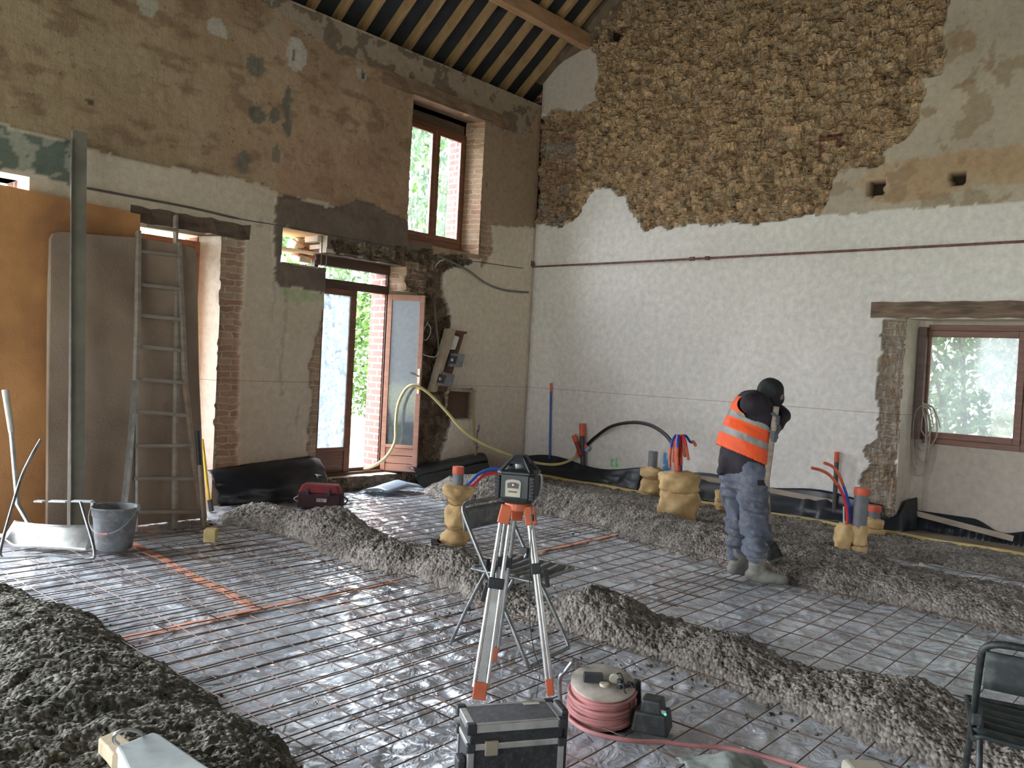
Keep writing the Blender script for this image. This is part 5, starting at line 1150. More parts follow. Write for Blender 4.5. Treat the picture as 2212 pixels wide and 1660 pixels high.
pts = [dc+RH*(.07+.010*k)-FH*(.06-.006*k)+UP*(.006+.010*math.cos(k*2.6))+FH*.014*math.sin(k*1.9) for k in range(9)]; b.tube(smooth_path(pts, 4), .0045, 6)
b.tube(smooth_path([dc+RH*.05+UP*.035, dc+RH*.075+UP*.04, dc+RH*.09+UP*.0-FH*.02, dc+RH*.10-FH*.05], 6), .003, 6); b.tube(smooth_path([dc+RH*.08-FH*.075, dc+RH*.105-FH*.09-UP*.05, dc+RH*.11-FH*.09-UP*.13], 6), .003, 6)
bld(b, 'plug_cord', blackp, t, smooth=True)
b = MB(); path = [c0-RH*.145+UP*.04, c0-RH*.14-FH*.06+UP*.012]+[atz(*q_, .045) for q_ in ((1232, 1556), (1262, 1577), (1310, 1592), (1370, 1602), (1430, 1604), (1500, 1612), (1570, 1617), (1640, 1632), (1720, 1655), (1800, 1682))]
b.tube(smooth_path(path, 8), .0095, 8); bld(b, 'trailing_cable', pk, t, smooth=True)
# charger box
G = atz(1412, 1588, .03); t = empty('charger_box', (G.x, G.y, .03), label='black site charger box with a green light right of the cable reel', cat='charger')
Mx = Matrix(((RH*.93-FH*.36), (FH*.93+RH*.36), UP)).transposed(); G = Vector((G.x, G.y, .03))
b = MB(); b.box(G+UP*.045+FH*.05, (.16, .13, .09), Mx, taper=.85); b.box(G+UP*.11+FH*.05, (.10, .10, .06), Mx, taper=.85); bld(b, 'body', mat('charger_black', (.03, .035, .035), .5, dirt=.2), t, bevel=.012, seg=3)
b = MB(); b.box(G+UP*.10-FH*.006+RH*.03, (.03, .004, .016), Mx); bld(b, 'label_plate', mat('worn_plate', (.36, .33, .30), .6, var=.3, vs=40), t)
gled = bpy.data.materials.new('green_led'); nt, N, L, P = nodes(gled); P.inputs['Base Color'].default_value = (.02, .7, .3, 1); P.inputs['Emission Color'].default_value = (.02, .8, .35, 1); P.inputs['Emission Strength'].default_value = .35
b = MB(); b.lathe(atp(1437, 1544, G, -.01), [(.001, -.006), (.005, -.003), (.005, .003), (.001, .006)], 10); bld(b, 'indicator_light', gled, t)

# ---------------- cut-off things along the lower edge
cl = mat('grey_cloth', (.24, .26, .23), .9, var=.15, vs=6, bump=.4, bs=40)
G = atz(1565, 1680, .04)
def clf(u, v):
    p = G+RH*((u-.5)*.32)+FH*((.5-v)*.24); return (p.x, p.y, .05+.075*math.sin(min(1, v*1.6+.1)*PI*.55)*(1-.5*abs(u-.5)*2)+.05*N1(u*.4, v*.4, 7, 61))
b = MB(); b.grid(clf, 24, 18); o = keepflat(b.build('cloth', cl, smooth=True, solid=.004)); tag(o, 'grey green cloth heaped on the mesh at the bottom edge', 'cloth')
G = atz(1868, 1688, .04); b = MB(); b.box((0, 0, .03), (.155, .10, .06)); o = b.build('plastic_tub', mat('beige_tub', (.46, .41, .32), .6), bevel=.02, seg=3); o.location = (G.x, G.y, .045); o.rotation_euler = (0, 0, math.atan2(RH.y, RH.x)); tag(o, 'beige rounded plastic tub just showing at the bottom edge', 'tub')
# white block trowel on the left heap
h0 = .30
def PZ(px, py, z=h0): return atz(px, py, z)
t = empty('hand_float', PZ(330, 1640, h0-.04), label='pale grey box shaped tool with wooden grip lying on the left mortar heap', cat='tool')
b = MB(); q4 = [PZ(250, 1612), PZ(330, 1580), PZ(345, 1584), PZ(480, 1675), PZ(500, 1700), PZ(290, 1700)]
n_ = len(q4); V = [p+UP*0 for p in q4]+[p-UP*.075+(PZ(350, 1650)-p)*-.02 for p in q4]; b.add(V, [tuple(range(n_)), tuple(range(2*n_-1, n_-1, -1))]+[(i, n_+i, n_+(i+1) % n_, (i+1) % n_) for i in range(n_)])
bld(b, 'body', mat('pale_grey_shell', (.40, .44, .42), .6, var=.12, vs=6, dirt=.45), t, bevel=.012, seg=3)
b = MB(); w4 = [PZ(212, 1587), PZ(250, 1570), PZ(290, 1600), PZ(262, 1625), PZ(243, 1622), PZ(230, 1605)]; w4 = [p-UP*.012 for p in w4]; n_ = 6
b.add(w4+[p-UP*.05 for p in w4], [tuple(range(n_)), tuple(range(2*n_-1, n_-1, -1))]+[(i, n_+i, n_+(i+1) % n_, (i+1) % n_) for i in range(n_)]); bld(b, 'wooden_end', wood('float_wood', (.58, .46, .30), (.44, .33, .2), scale=(6, 6, 6)), t, bevel=.006)
b = MB(); b.tube(smooth_path([PZ(256, 1609), PZ(246, 1600, h0+.02), PZ(250, 1586, h0+.045), PZ(275, 1577, h0+.05), PZ(300, 1582, h0+.02), PZ(308, 1590, h0-.01)], 8), .006, 8); bld(b, 'wire_grip', alu, t, smooth=True)

# ================================================================== PIPES, HOSES, WALL FITTINGS
def atd(px, py, depth): d_ = ray(px, py); return CC+d_*(depth/d_.dot(FH))
def depth(p): return (Vector(p)-CC).dot(FH)
def wrap_blob(b, G, secs):
    """bag of wool round a pipe: secs = [(height, radius)] pinched and bulged"""
    ph = random.uniform(0, 6)
    b.lathe(G, [(.001, secs[0][0])]+[(r, z) for z, r in secs]+[(.001, secs[-1][0])], 28, wob=lambda a, z: 1+.07*math.sin(a*3+z*21+ph)+.05*math.sin(a*5-z*33+ph*2)+.03*math.sin(a*9+z*60))
def fine(secs, n=5):
    out = []
    for i in range(len(secs)-1):
        for k in range(n):
            t = k/n; t = t*t*(3-2*t); out.append((secs[i][0]+(secs[i+1][0]-secs[i][0])*k/n, secs[i][1]+(secs[i+1][1]-secs[i][1])*t))
    return out+[secs[-1]]
def wrapped(G, label, secs, pipe=None, ring=(), pipe_m=pipe_grey, cap=True, lean=(0, 0)):
    G = Vector(G); t = empty('wrapped_pipe', G, label=label, cat='pipe')
    if secs:
        b = MB(); wrap_blob(b, G, fine(secs)); o = bld(b, 'insulation', wool, t, smooth=True); keepflat(o); displace(o.data, .020, 13, 3); displace(o.data, .010, 34, 4)
    for z, r in ring:
        b = MB(); b.tube([G+Vector((r*math.cos(a), r*math.sin(a), z+.004*math.sin(a*3))) for a in [2*PI*k/24 for k in range(24)]], .004, 6, closed=True); bld(b, 'tie', mat('tie_wire', (.30, .17, .07), .7), t, smooth=True)
    if pipe:
        r, z0, z1 = pipe; b = MB(); L_ = Vector((lean[0], lean[1], 0)); b.tube([G+UP*z0, G+UP*z1+L_], r, 20); bld(b, 'pipe', pipe_m, t, smooth=True)
        if cap:
            b = MB(); b.lathe(G+L_+UP*(z1-.055), [(r*1.03, 0), (r*1.06, .01), (r*1.05, .05), (r*1.02, .06), (.001, .062)], 20, wob=lambda a, z: 1+.03*math.sin(a*4)); bld(b, 'tape_cap', red_t, t, smooth=True)
    return t
G1 = atz(982, 1176, .03)
t = wrapped(G1, 'tall pipe wrapped in yellowish insulation left of the laser level', [(0, .10), (.05, .135), (.10, .105), (.135, .075), (.17, .095), (.26, .098), (.335, .060), (.36, .078), (.42, .13), (.48, .135), (.50, .07)], (.046, .3, .645), ring=[(.337, .068), (.135, .085)])
b = MB(); b.tube(smooth_path([G1+UP*.50+RH*.07, atd(1018, 1040, depth(G1)), atd(1035, 1024, depth(G1)+.05), atd(1060, 1014, depth(G1)+.1), atd(1080, 1014, depth(G1)+.12), atd(1096, 1018, depth(G1)+.12), atd(1118, 1034, depth(G1)+.14), atd(1128, 1062, depth(G1)+.15), atd(1131, 1085, depth(G1)+.15)], 6), .013, 8); bld(b, 'blue_tube', blue_p, t, smooth=True)
b = MB(); b.tube(smooth_path([G1+UP*.48+RH*.08, atd(1022, 1048, depth(G1)), atd(1042, 1030, depth(G1)+.05), atd(1064, 1023, depth(G1)+.1), atd(1085, 1026, depth(G1)+.12), atd(1100, 1034, depth(G1)+.12), atd(1114, 1052, depth(G1)+.13), atd(1120, 1075, depth(G1)+.14)], 6), .013, 8); bld(b, 'red_tube', red_p, t, smooth=True)
G2 = atz(1406, 1070, .09)
wrapped(G2, 'grey pipe stub wrapped in crumpled insulation close to the gable wall', [(0, .11), (.06, .14), (.12, .13), (.18, .11), (.20, .085), (.24, .13), (.30, .14), (.33, .06)], (.055, .2, .52), ring=[(.20, .10)], cap=False)
G3 = atz(1463, 1124, .04); d3 = depth(G3)
t = wrapped(G3, 'largest wrapped pipe bundle with red and blue tube ends on top', [(0, .165), (.03, .19), (.15, .205), (.27, .195), (.305, .185), (.33, .20), (.42, .21), (.47, .205), (.50, .12)], None, ring=[(.305, .192)])
for k, (a, c_) in enumerate(((0, 'blue'), (1, 'red'), (2, 'blue'), (3, 'blue'), (4, 'orange'), (5, 'red'), (6, 'blue'), (7, 'orange'))):
    tx = [-16, -9, -3, 4, 10, 16, 28, -6][k]; by = [1012, 1000, 1018, 1005, 988, 995, 965, 1030][k]; dd = d3+.06*math.sin(k*2.3)
    up = [atd(1463+tx*.3, 1018, d3+.03*math.cos(k)), atd(1464+tx*.25, 975, dd), atd(1466+tx*.15, 947, dd), atd(1467+tx*.5, 942, dd-.02)]
    dn = [atd(1466+tx*.9, 955, dd-.05), atd(1466+tx*1.15, 978 if by > 985 else 955, dd-.07), atd(1467+tx*1.3, by, dd-.08)]
    m_ = blue_p if c_ == 'blue' else red_p if c_ == 'red' else or_p
    b = MB(); b.tube(smooth_path(up+dn[:2], 5), .014, 8); o = bld(b, 'tube', m_, t, smooth=True)
    b = MB(); b.tube(smooth_path([dn[0]+(dn[1]-dn[0])*.5, dn[1], dn[2]], 5), [.0155]*10+[.010], 8); bld(b, 'taped_end', or_p, t, smooth=True)
G4 = atz(1557, 1101, .09); wrapped(G4, 'small wrapped stub by the wall, half hidden behind the worker', [(0, .05), (.05, .068), (.085, .055), (.10, .062), (.19, .064), (.22, .03)], None, ring=[(.088, .058)])
G5 = atz(1852, 1212, .03); d5 = depth(G5)
wrapped(G5, 'thick grey pipe with orange cap in yellowish wrap, right of the worker', [(0, .058), (.03, .066), (.12, .066), (.135, .055), (.15, .064), (.29, .066), (.33, .045)], (.058, .2, .62), ring=[(.136, .06)])
G6 = atz(1822, 1208, .03)
t = wrapped(G6, 'ragged wrapped bundle with two curved red and blue tubes', [(0, .07), (.05, .085), (.12, .07), (.18, .085), (.24, .09), (.30, .07), (.32, .03)], None)
b = MB(); b.tube([atd(1823, 1150, d5), atd(1823, 1095, d5+.02)], .008, 8); bld(b, 'white_tube', mat('white_tube', (.6, .6, .6), .5), t, smooth=True)
c1 = smooth_path([atd(1829, 1150, d5), atd(1830, 1110, d5), atd(1822, 1072, d5), atd(1810, 1048, d5)], 5); c2 = smooth_path([atd(1810, 1048, d5), atd(1793, 1028, d5), atd(1775, 1017, d5), atd(1752, 1011, d5)], 5)
b = MB(); b.tube(c1, .013, 8); bld(b, 'red_tube', red_p, t, smooth=True); b = MB(); b.tube(c2, .013, 8); bld(b, 'taped_end', or_p, t, smooth=True)
c1 = smooth_path([atd(1835, 1150, d5+.03), atd(1836, 1110, d5+.03), atd(1830, 1075, d5+.03), atd(1822, 1050, d5+.03)], 5); c2 = smooth_path([atd(1822, 1050, d5+.03), atd(1812, 1025, d5+.03), atd(1798, 1008, d5+.03), atd(1779, 1000, d5+.03)], 5)
b = MB(); b.tube(c1, .013, 8); bld(b, 'blue_tube', blue_p, t, smooth=True); b = MB(); b.tube(c2, .013, 8); bld(b, 'taped_end', or_p, t, smooth=True)
G7 = atz(1886, 1158, .07); wrapped(G7, 'short capped pipe in a squat wrap by the corner of the window recess', [(0, .09), (.05, .10), (.08, .08), (.09, .09), (.15, .10), (.18, .05)], (.055, .1, .29), ring=[(.084, .09)])
def thin_pipe(name, label, pts, r, m, captop=None, capm=None, cat='pipe'):
    t = empty(name, pts[0], label=label, cat=cat); b = MB(); b.tube(pts if len(pts) < 3 else smooth_path(pts, 5), r, 12); bld(b, 'pipe', m, t, smooth=True)
    if captop: b = MB(); e = Vector(pts[-1]); a = (e-Vector(pts[-2])).normalized(); b.tube([e-a*captop, e+a*.006], r*1.12, 12); bld(b, 'tape_cap', capm or red_t, t, smooth=True)
    return t
darkpipe = mat('dark_pipe', (.055, .045, .05), .5, dirt=.2)
thin_pipe('pipe', 'dark pipe with an orange red cap against the gable wall right of the worker', [atx(1801, 1135, -.07), atx(1808, 978, -.07)], .024, darkpipe, .10)
thin_pipe('pipe', 'dark upright pipe with orange cap where the yellow hose joins the black one', [atx(1259, 1005, -.10), atx(1257, 916, -.10)], .032, darkpipe, .16)
thin_pipe('pipe', 'dark red pipe leaning left beside the hose joint', [atx(1256, 985, -.14), atx(1240, 942, -.14)], .030, mat('dark_red_pipe', (.22, .03, .03), .5), .09)
thin_pipe('conduit', 'thin blue conduit with orange top standing on the gable wall near the corner', [atx(1187, 992, -.04), atx(1190, 829, -.04)], .013, blue_p, .11)
hosey = mat('yellow_hose', (.60, .50, .22), .45, var=.08, vs=6); hoseb = mat('black_hose', (.018, .018, .02), .5)
b = MB(); hp = [atd(768, 1017, 9.95), atd(800, 1010, 9.9), atd(832, 990, 9.9), atd(853, 955, 9.9), atd(855, 915, 9.9), atd(860, 875, 9.9), atd(876, 842, 9.88), atd(895, 833, 9.86), atd(925, 849, 9.9), atd(965, 890, 9.95), atd(1000, 930, 10.0), atd(1040, 958, 10.1), atd(1090, 980, 10.3), atd(1150, 999, 10.6), atd(1200, 1004, 10.8), atd(1235, 993, 10.95), atd(1262, 968, 11.0)]
b.tube(smooth_path(hp, 8), .018, 10); o = b.build('hose', hosey, smooth=True); tag(o, 'yellow hose looping over the open door leaf handle and sagging behind the laser', 'hose')
b = MB(); hp = [atd(1262, 968, 11.0), atd(1285, 946, 10.85), atd(1320, 922, 10.5), atd(1365, 913, 10.0), atd(1405, 919, 9.5), atd(1438, 940, 9.0), atd(1456, 967, 8.75), atd(1462, 1000, 8.65), atd(1463, 1030, 8.6)]
b.tube(smooth_path(hp, 8), [.021]*65, 10); t = empty('black_hose', hp[0], label='black hose arching from the dark pipes to the largest wrapped bundle', cat='hose'); bld(b, 'hose', hoseb, t, smooth=True)
b = MB(); b.tube([atd(1248, 984, 10.98), atd(1256, 970, 10.96), atd(1268, 962, 10.95)], [.04, .05, .035], 10); o = bld(b, 'tape_joint', red_t, t, smooth=True)
b = MB(); b.beam(atd(1264, 975, 10.9), atd(1272, 966, 10.9), .03, .04); bld(b, 'coupling', mat('pale_blue_coupling', (.30, .45, .70), .4), t, bevel=.004)
t = thin_pipe('plank', 'narrow ochre plank standing against the left wall beside the brick niche', [aty(1029, 1018, -.14), aty(1019, 838, -.03)], .018, mat('ochre_strip', (.36, .27, .13), .8, dirt=.3), cat='plank')
# runs on the walls
brownp = mat('old_red_pipe', (.20, .085, .07), .6, var=.25, vs=14, dirt=.4)
b = MB(); b.tube(smooth_path([atx(1148, 577, -.03), atx(1350, 567, -.03), atx(1490, 560, -.035), atx(1700, 549, -.03), atx(1950, 536, -.03), atx(2212, 522, -.03), atx(2330, 516, -.03), atx(2560, 504, -.03), atx(2900, 487, -.03)], 6), .0125, 8)
t = empty('wall_pipe', atx(1148, 577, -.03), label='old dark red pipe running level across the whole gable wall', cat='pipe'); bld(b, 'pipe', brownp, t, smooth=True)
for (pa, pb) in (((1490, 560), (1500, 559)), ((1524, 558), (1532, 558))):
    b = MB(); b.tube([atx(*pa, -.035), atx(*pb, -.035)], .024, 10); bld(b, 'fitting', brownp, t, smooth=True)
b = MB(); b.lathe(atx(1144, 572, -.03), [(.001, -.09), (.06, -.06), (.08, 0), (.06, .06), (.001, .08)], 12, wob=lambda a, z: 1+.25*math.sin(a*3+z*40)); o = b.build('corner_lump', mat('dry_plaster_lump', (.14, .10, .07), .95, bump=.6, bs=30)); tag(o, 'brown lump of old plaster round the pipe in the room corner', 'plaster lump')
b = MB(); b.tube(smooth_path([aty(188, 407, -.02), aty(300, 428, -.02), aty(420, 451, -.02), aty(520, 474, -.02), aty(613, 489, -.02), aty(760, 517, -.025), aty(960, 555, -.025), aty(1130, 580, -.02)], 6), [.011]*18+[.005]*25, 6)
o = b.build('wall_cable', mat('thin_dark_cable', (.09, .07, .06), .7), smooth=True); tag(o, 'thin dark cable strung along the left wall above door and openings', 'cable')
b = MB(); b.tube(smooth_path([aty(945, 552, -.04), aty(975, 566, -.05), aty(1010, 584, -.05), aty(1048, 611, -.05), aty(1085, 626, -.05), aty(1120, 631, -.04), aty(1141, 632, -.03)], 6), .014, 8)
t = empty('conduit', aty(945, 552, -.04), label='dull green grey conduit sagging on the left wall near the corner', cat='conduit'); bld(b, 'tube', mat('conduit_green', (.17, .165, .13), .6), t, smooth=True)
b = MB(); b.tube(smooth_path([aty(960, 561, -.06), aty(948, 566, -.07), aty(940, 577, -.08)], 6), .007, 6); bld(b, 'bare_wire', mat('pale_wire', (.62, .58, .50), .5), t, smooth=True)
t = empty('loose_cable', aty(920, 720, -.05), label='pale cable loops hanging on the rubble beside the open leaf', cat='cable')
b = MB(); b.tube(smooth_path([aty(925, 695, -.10), aty(916, 712, -.13), aty(913, 730, -.13), aty(921, 735, -.12), aty(929, 722, -.12), aty(930, 708, -.1), aty(924, 700, -.1)], 6), .005, 6); b.tube(smooth_path([aty(912, 765, -.12), aty(925, 770, -.12), aty(940, 771, -.12), aty(948, 760, -.1)], 6), .006, 6); bld(b, 'loop', mat('pale_wire', (.62, .58, .50), .5), t, smooth=True)
b = MB(); b.tube(smooth_path([aty(938, 648, -.05), aty(942, 700, -.05), aty(947, 750, -.05), aty(944, 790, -.05)], 6), .010, 6); bld(b, 'down_conduit', mat('conduit_green', (.17, .165, .13), .6), t, smooth=True)
# meter board
mbm = wood('meter_board_brown', (.17, .075, .05), (.10, .045, .03), scale=(3, 3, 3)); t = empty('meter_board', aty(945, 780, -.12), label='tilted brown board with electricity meters hanging on the left wall', cat='meter board')
def quad_slab(b, c4, th, nrm=Vector((0, -1, 0))):
    c4 = [Vector(c) for c in c4]; b.add(c4+[c+nrm*th for c in c4], [(0, 1, 2, 3), (7, 6, 5, 4), (0, 4, 5, 1), (1, 5, 6, 2), (2, 6, 7, 3), (3, 7, 4, 0)])
b = MB(); quad_slab(b, [aty(925, 846, -.06), aty(962, 846, -.06), aty(999, 722, -.06), aty(966, 714, -.06)], .03); bld(b, 'back_board', mbm, t)
b = MB(); quad_slab(b, [aty(922, 846, -.05), aty(929, 846, -.05), aty(970, 714, -.05), aty(960, 710, -.05)], .12); bld(b, 'side_plank', wood('pale_plank', (.46, .36, .26), (.34, .26, .18), scale=(3, 3, 3)), t)
b = MB(); quad_slab(b, [aty(964, 718, -.09), aty(999, 722, -.09), aty(1001, 717, -.09), aty(966, 712, -.09)], .07); bld(b, 'top_shelf', mbm, t)
b = MB(); quad_slab(b, [aty(966, 755, -.09), aty(978, 756, -.09), aty(987, 728, -.09), aty(976, 724, -.09)], .05); bld(b, 'fuse_box', mat('white_fuse', (.70, .68, .62), .4), t, bevel=.01)
mtr = mat('meter_grey', (.20, .20, .21), .35, var=.2, vs=20); mtd = mat('meter_face', (.03, .03, .035), .25)
for (c4, f4) in (([(960, 792), (984, 793), (991, 766), (967, 763)], [(969, 786), (984, 787), (988, 770), (973, 768)]), ([(936, 832), (962, 836), (969, 809), (944, 803)], [(943, 826), (958, 829), (964, 812), (949, 808)])):
    b = MB(); quad_slab(b, [aty(a, c, -.09) for a, c in c4], .12); o = bld(b, 'meter', mtr, t, bevel=.008)
    b = MB(); quad_slab(b, [aty(a, c, -.212) for a, c in f4], .004); x_ = b.build('dial_window', mtd); x_.parent = o; x_.matrix_parent_inverse = Matrix.Identity(4)
    x0 = aty((f4[0][0]+f4[1][0])/2, (f4[0][1]+f4[2][1])/2, -.217); b = MB(); b.box(x0, (.035, .003, .03)); x_ = b.build('number_plate', mat('white_label', (.62, .62, .60), .5)); x_.parent = o; x_.matrix_parent_inverse = Matrix.Identity(4)
b = MB(); quad_slab(b, [aty(968, 845, -.0), aty(1022, 848, -.0), aty(1022, 843, -.0), aty(968, 839, -.0)], .05); o = b.build('niche_shelf', bat); tag(o, 'narrow pale wooden board over the small brick niche', 'board')
# two reinforcing rods in the hole over the door and loose rubble bricks
for px in (696, 707):
    b = MB(); b.tube([aty(px, 507, .03), aty(px-2, 577, .03)], .006, 6); o = b.build('reinforcing_rod', mat('dark_rod', (.12, .07, .05), .7), smooth=True)
    tag(o, 'thin upright steel rod crossing the hole over the door, %s one' % ('left' if px == 696 else 'right'), 'rod')
brk = [mat('red_brick', (.45, .16, .09), .9, var=.2, vs=9, bump=.5, bs=40), mat('pale_stone', (.62, .54, .46), .9, var=.15, vs=9, bump=.5, bs=40), mat('ochre_stone', (.40, .27, .16), .9, var=.2, vs=9, bump=.5, bs=40)]
for k, (px, py, w_, h_, m_, r_, lb) in enumerate(((652, 561, .13, .06, 1, .1, 'pale stone lying lowest in the hole over the door'), (668, 552, .10, .07, 0, .5, 'orange brick piece low in the hole over the door'), (648, 543, .12, .07, 0, -.2, 'red brick piece in the middle of the hole over the door'), (660, 527, .14, .07, 2, .15, 'ochre stone high in the hole over the door'), (640, 530, .10, .07, 1, .2, 'whitish stone at the left of the hole over the door'),
                                          (681, 540, .10, .10, 2, .9, 'brown stone at the right of the hole over the door'))):
    p = aty(px, py, .46); b = MB(); b.box((0, 0, 0), (w_*1.25, .14, h_*1.25)); o = b.build('rubble_stone', brk[m_], bevel=.012); o.location = p; o.rotation_euler = (.1*k, r_, .1); tag(o, lb, 'stone')
for (a, c, z_, lb) in (((684, 508), (722, 528), .0, 'upper white block at the right end of the hole over the door'), ((694, 527), (716, 541), .0, 'lower greyish block at the right end of the hole over the door')):
    p = aty(*a, .08); q_ = aty(*c, .08); b = MB(); b.box2((p.x, .06, q_.z), (q_.x, .30, p.z)); o = b.build('white_block', mat('white_block_m', (.58, .52, .47), .9, dirt=.3), bevel=.006); tag(o, lb, 'block')
# rope on the low window
t = empty('rope_coil', atx(1998, 872, .28), label='pale rope coil hanging from the low window on the right', cat='rope'); rp = mat('pale_rope', (.42, .37, .30), .85, bump=.4, bs=200)
for k, (xl, xr, yb) in enumerate(((1976, 2010, 975), (1982, 2024, 968), (1971, 2003, 1028), (1979, 2008, 1000), (1988, 2016, 945), (1973, 2000, 1012))):
    xx = .285-.012*k; b = MB(); b.tube(smooth_path([atx(1994, 874, xx), atx(xl+6, 890, xx), atx(xl, 930, xx), atx(xl+2, yb-15, xx), atx((xl+xr)/2, yb, xx), atx(xr-3, yb-20, xx), atx(xr, 920, xx), atx(xr-7, 885, xx), atx(1998, 874, xx)], 6), .0065, 6); bld(b, 'loop', rp, t, smooth=True)
b = MB(); b.tube(smooth_path([atx(1992, 871, .20), atx(2015, 880, .20), atx(2026, 905, .20), atx(2031, 925, .20)], 6), .006, 6); b.tube([atx(1990, 878, .24), atx(2010, 884, .2)], .008, 6); bld(b, 'loose_end', rp, t, smooth=True)

# offcuts on the right
def plk(label, a, c, z0, z1, w, h, m, name='offcut'):
    b = MB(); b.beam(atz(*a, z0), atz(*c, z1), w, h); o = b.build(name, m, bevel=.004); tag(o, label, 'offcut'); return o
plk('short whitish timber offcut standing on edge beyond the mortar at the right', (1987, 1224), (2012, 1240), .11, .09, .025, .07, mat('white_wood', (.48, .44, .38), .8, dirt=.3))
plk('long thin pale lath lying among the mesh at the right', (2036, 1246), (2108, 1266), .10, .09, .03, .03, mat('pale_lath', (.40, .33, .25), .8, dirt=.3))
plk('small white stick lying on the mortar left of the worker\'s knees', (1518, 1152), (1546, 1147), .17, .175, .03, .03, mat('white_stick', (.62, .58, .5), .7))
plk('dark plastic pipe piece lying behind the mortar beside the tall wrapped pipe', (938, 1172), (950, 1164), .05, .06, .06, .06, darkpipe)

# ================================================================== OUTSIDE: shrubs
leafm = mat('shrub_leaf', (.10, .19, .04), .55, var=.35, vs=3, c2=(.04, .09, .018)); twig = mat('shrub_twig', (.13, .10, .07), .9)
def shrub_mesh(s, n=4200, R=1.5, H=3.6):
    r = np.random.default_rng(s); V = []; 
    a = r.uniform(0, 2*PI, n); z = r.uniform(.05, 1, n)**.8; rad = R*np.sqrt(np.clip(np.sin(np.clip(z, .04, .97)*PI*.93+.15), .05, 1))*r.uniform(.62, 1.05, n)*(1+.25*np.sin(a*3+z*7))
    c = np.stack([rad*np.cos(a), rad*np.sin(a), z*H], 1); L_ = r.uniform(.05, .10, n)
    d1 = r.normal(size=(n, 3)); d1 /= np.linalg.norm(d1, axis=1)[:, None]; d2 = np.cross(d1, r.normal(size=(n, 3))); d2 /= np.linalg.norm(d2, axis=1)[:, None]
    P_ = np.stack([c-d1*L_[:, None], c+d2*L_[:, None]*.45, c+d1*L_[:, None], c-d2*L_[:, None]*.45], 1).reshape(-1, 3); Q = np.arange(4*n).reshape(n, 4); return P_, Q
protos = []
for s in (1, 2):
    t = empty('shrub', (0, 30+5*s, 0)); V, Q = shrub_mesh(s); np_mesh('foliage', V, Q, leafm, parent=t, smooth=False)
    b = MB()
    for k in range(5): a = 2*PI*k/5; b.tube([(.05*math.cos(a), .05*math.sin(a), 0), (.4*math.cos(a+.3), .4*math.sin(a+.3), 1.4), (.8*math.cos(a+.2), .8*math.sin(a+.2), 2.9)], [.04, .028, .012], 6)
    b.build('stem', twig, t, smooth=True); protos.append(t)
spots = [(-1.2, 6.2, 1.0, .85, 'green shrub outside, glimpsed through the hole over the glazed door'), (.9, 6.8, 1.1, 1.0, 'green shrub outside, left part of the view through the open door leaf'),
         (3.0, 6.3, .95, .9, 'green shrub outside, next to the brick jamb in the open door'), (5.3, 7.6, 1.15, 1.75, 'tall tree outside, low in the left pane of the upper window'),
         (8.6, 9.2, 1.3, 1.7, 'tall tree outside, low in the right pane of the upper window'), (-3.9, 7.0, .9, .85, 'green shrub outside, behind the opening where the ladder leans'),
         (3.3, -4.9, 1.0, 1.0, 'nearest green shrub outside the low window on the right'), (6.6, -3.4, 1.35, 1.0, 'green shrub further back outside the low window, on its left'), (6.8, -6.9, 1.3, 1.0, 'green shrub further back outside the low window, on its right')]
for k, (x_, y_, s_, h_, lb) in enumerate(spots):
    o = protos[k] if k < 2 else copy_tree(protos[k % 2]); o.location = (x_, y_, .02); o.scale = (s_, s_, s_*h_); o.rotation_euler = (0, 0, k*1.3)
    tag(o, lb, 'shrub', 'shrubs outside')

# ================================================================== THE WORKER
PG = Vector((-3.0, -4.9, 0)); pd = depth(PG)
def J(px, py, off=0.0): return atd(px, py, pd+off)
skin = mat('skin', (.20, .12, .085), .6); shirt_m = mat('dark_shirt', (.030, .024, .032), .85, var=.25, vs=9, bump=.3, bs=60); cap_m = mat('black_hood', (.016, .018, .018), .8, var=.2, vs=9)
jean = mat('work_trousers', (.115, .128, .165), .85, var=.22, vs=7, bump=1.0, bs=13, dirt=.5, c2=(.062, .07, .095)); boot_m = mat('rubber_boot', (.21, .205, .175), .7, var=.2, vs=8, dirt=.8); glove_m = mat('grey_glove', (.13, .15, .17), .8, var=.2, vs=14, dirt=.3)
hv = mat('hi_vis_orange', (.95, .105, .015), .6, var=.06, vs=8); rfl = mat('grey_reflective', (.30, .29, .26), .4, var=.12, vs=12); black_p = mat('black_patch', (.02, .02, .025), .8)
fd = (RH*.8+FH*.6).normalized(); sdn = (RH*.6-FH*.8).normalized()
person = empty('person', (PG.x, PG.y, .04), label='worker in orange high visibility vest bending over a long handled tool', cat='person')
head = J(1667, 850, .02); 
kN, kF = J(1630, 1122, -.10), J(1594, 1122, .10); hN, hF = J(1623, 1025, -.075), J(1588, 1022, .075); aN, aF = J(1636, 1215, -.10), J(1594, 1208, .10)
shN, shF = J(1621, 872, -.15), J(1644, 866, .15); elN, elF = J(1662, 906, -.06), J(1690, 897, .08); haN, haF = J(1671, 908, -.10), J(1672, 938, -.10)
b = MB()
capsule(b, J(1603, 1015), J(1606, 960), .135, .125, side=sdn, flat=.75); capsule(b, J(1606, 965), J(1625, 885), .13, .15, side=sdn, flat=.72); capsule(b, shN+(shF-shN)*.2, shN+(shF-shN)*.8, .08, .08); capsule(b, J(1634, 868), J(1655, 855), .06, .055)
capsule(b, head+UP*.02-fd*.01, head-UP*.02+fd*.02, .088, .075); capsule(b, head+fd*.055-UP*.055, head+fd*.075-UP*.08, .04, .03); capsule(b, head+fd*.085-UP*.035, head+fd*.11-UP*.055, .014, .017)    # skull, jaw, nose
for s_ in (-1, 1): capsule(b, head+sdn*.083*s_-UP*.01, head+sdn*.086*s_-UP*.035, .017, .014)
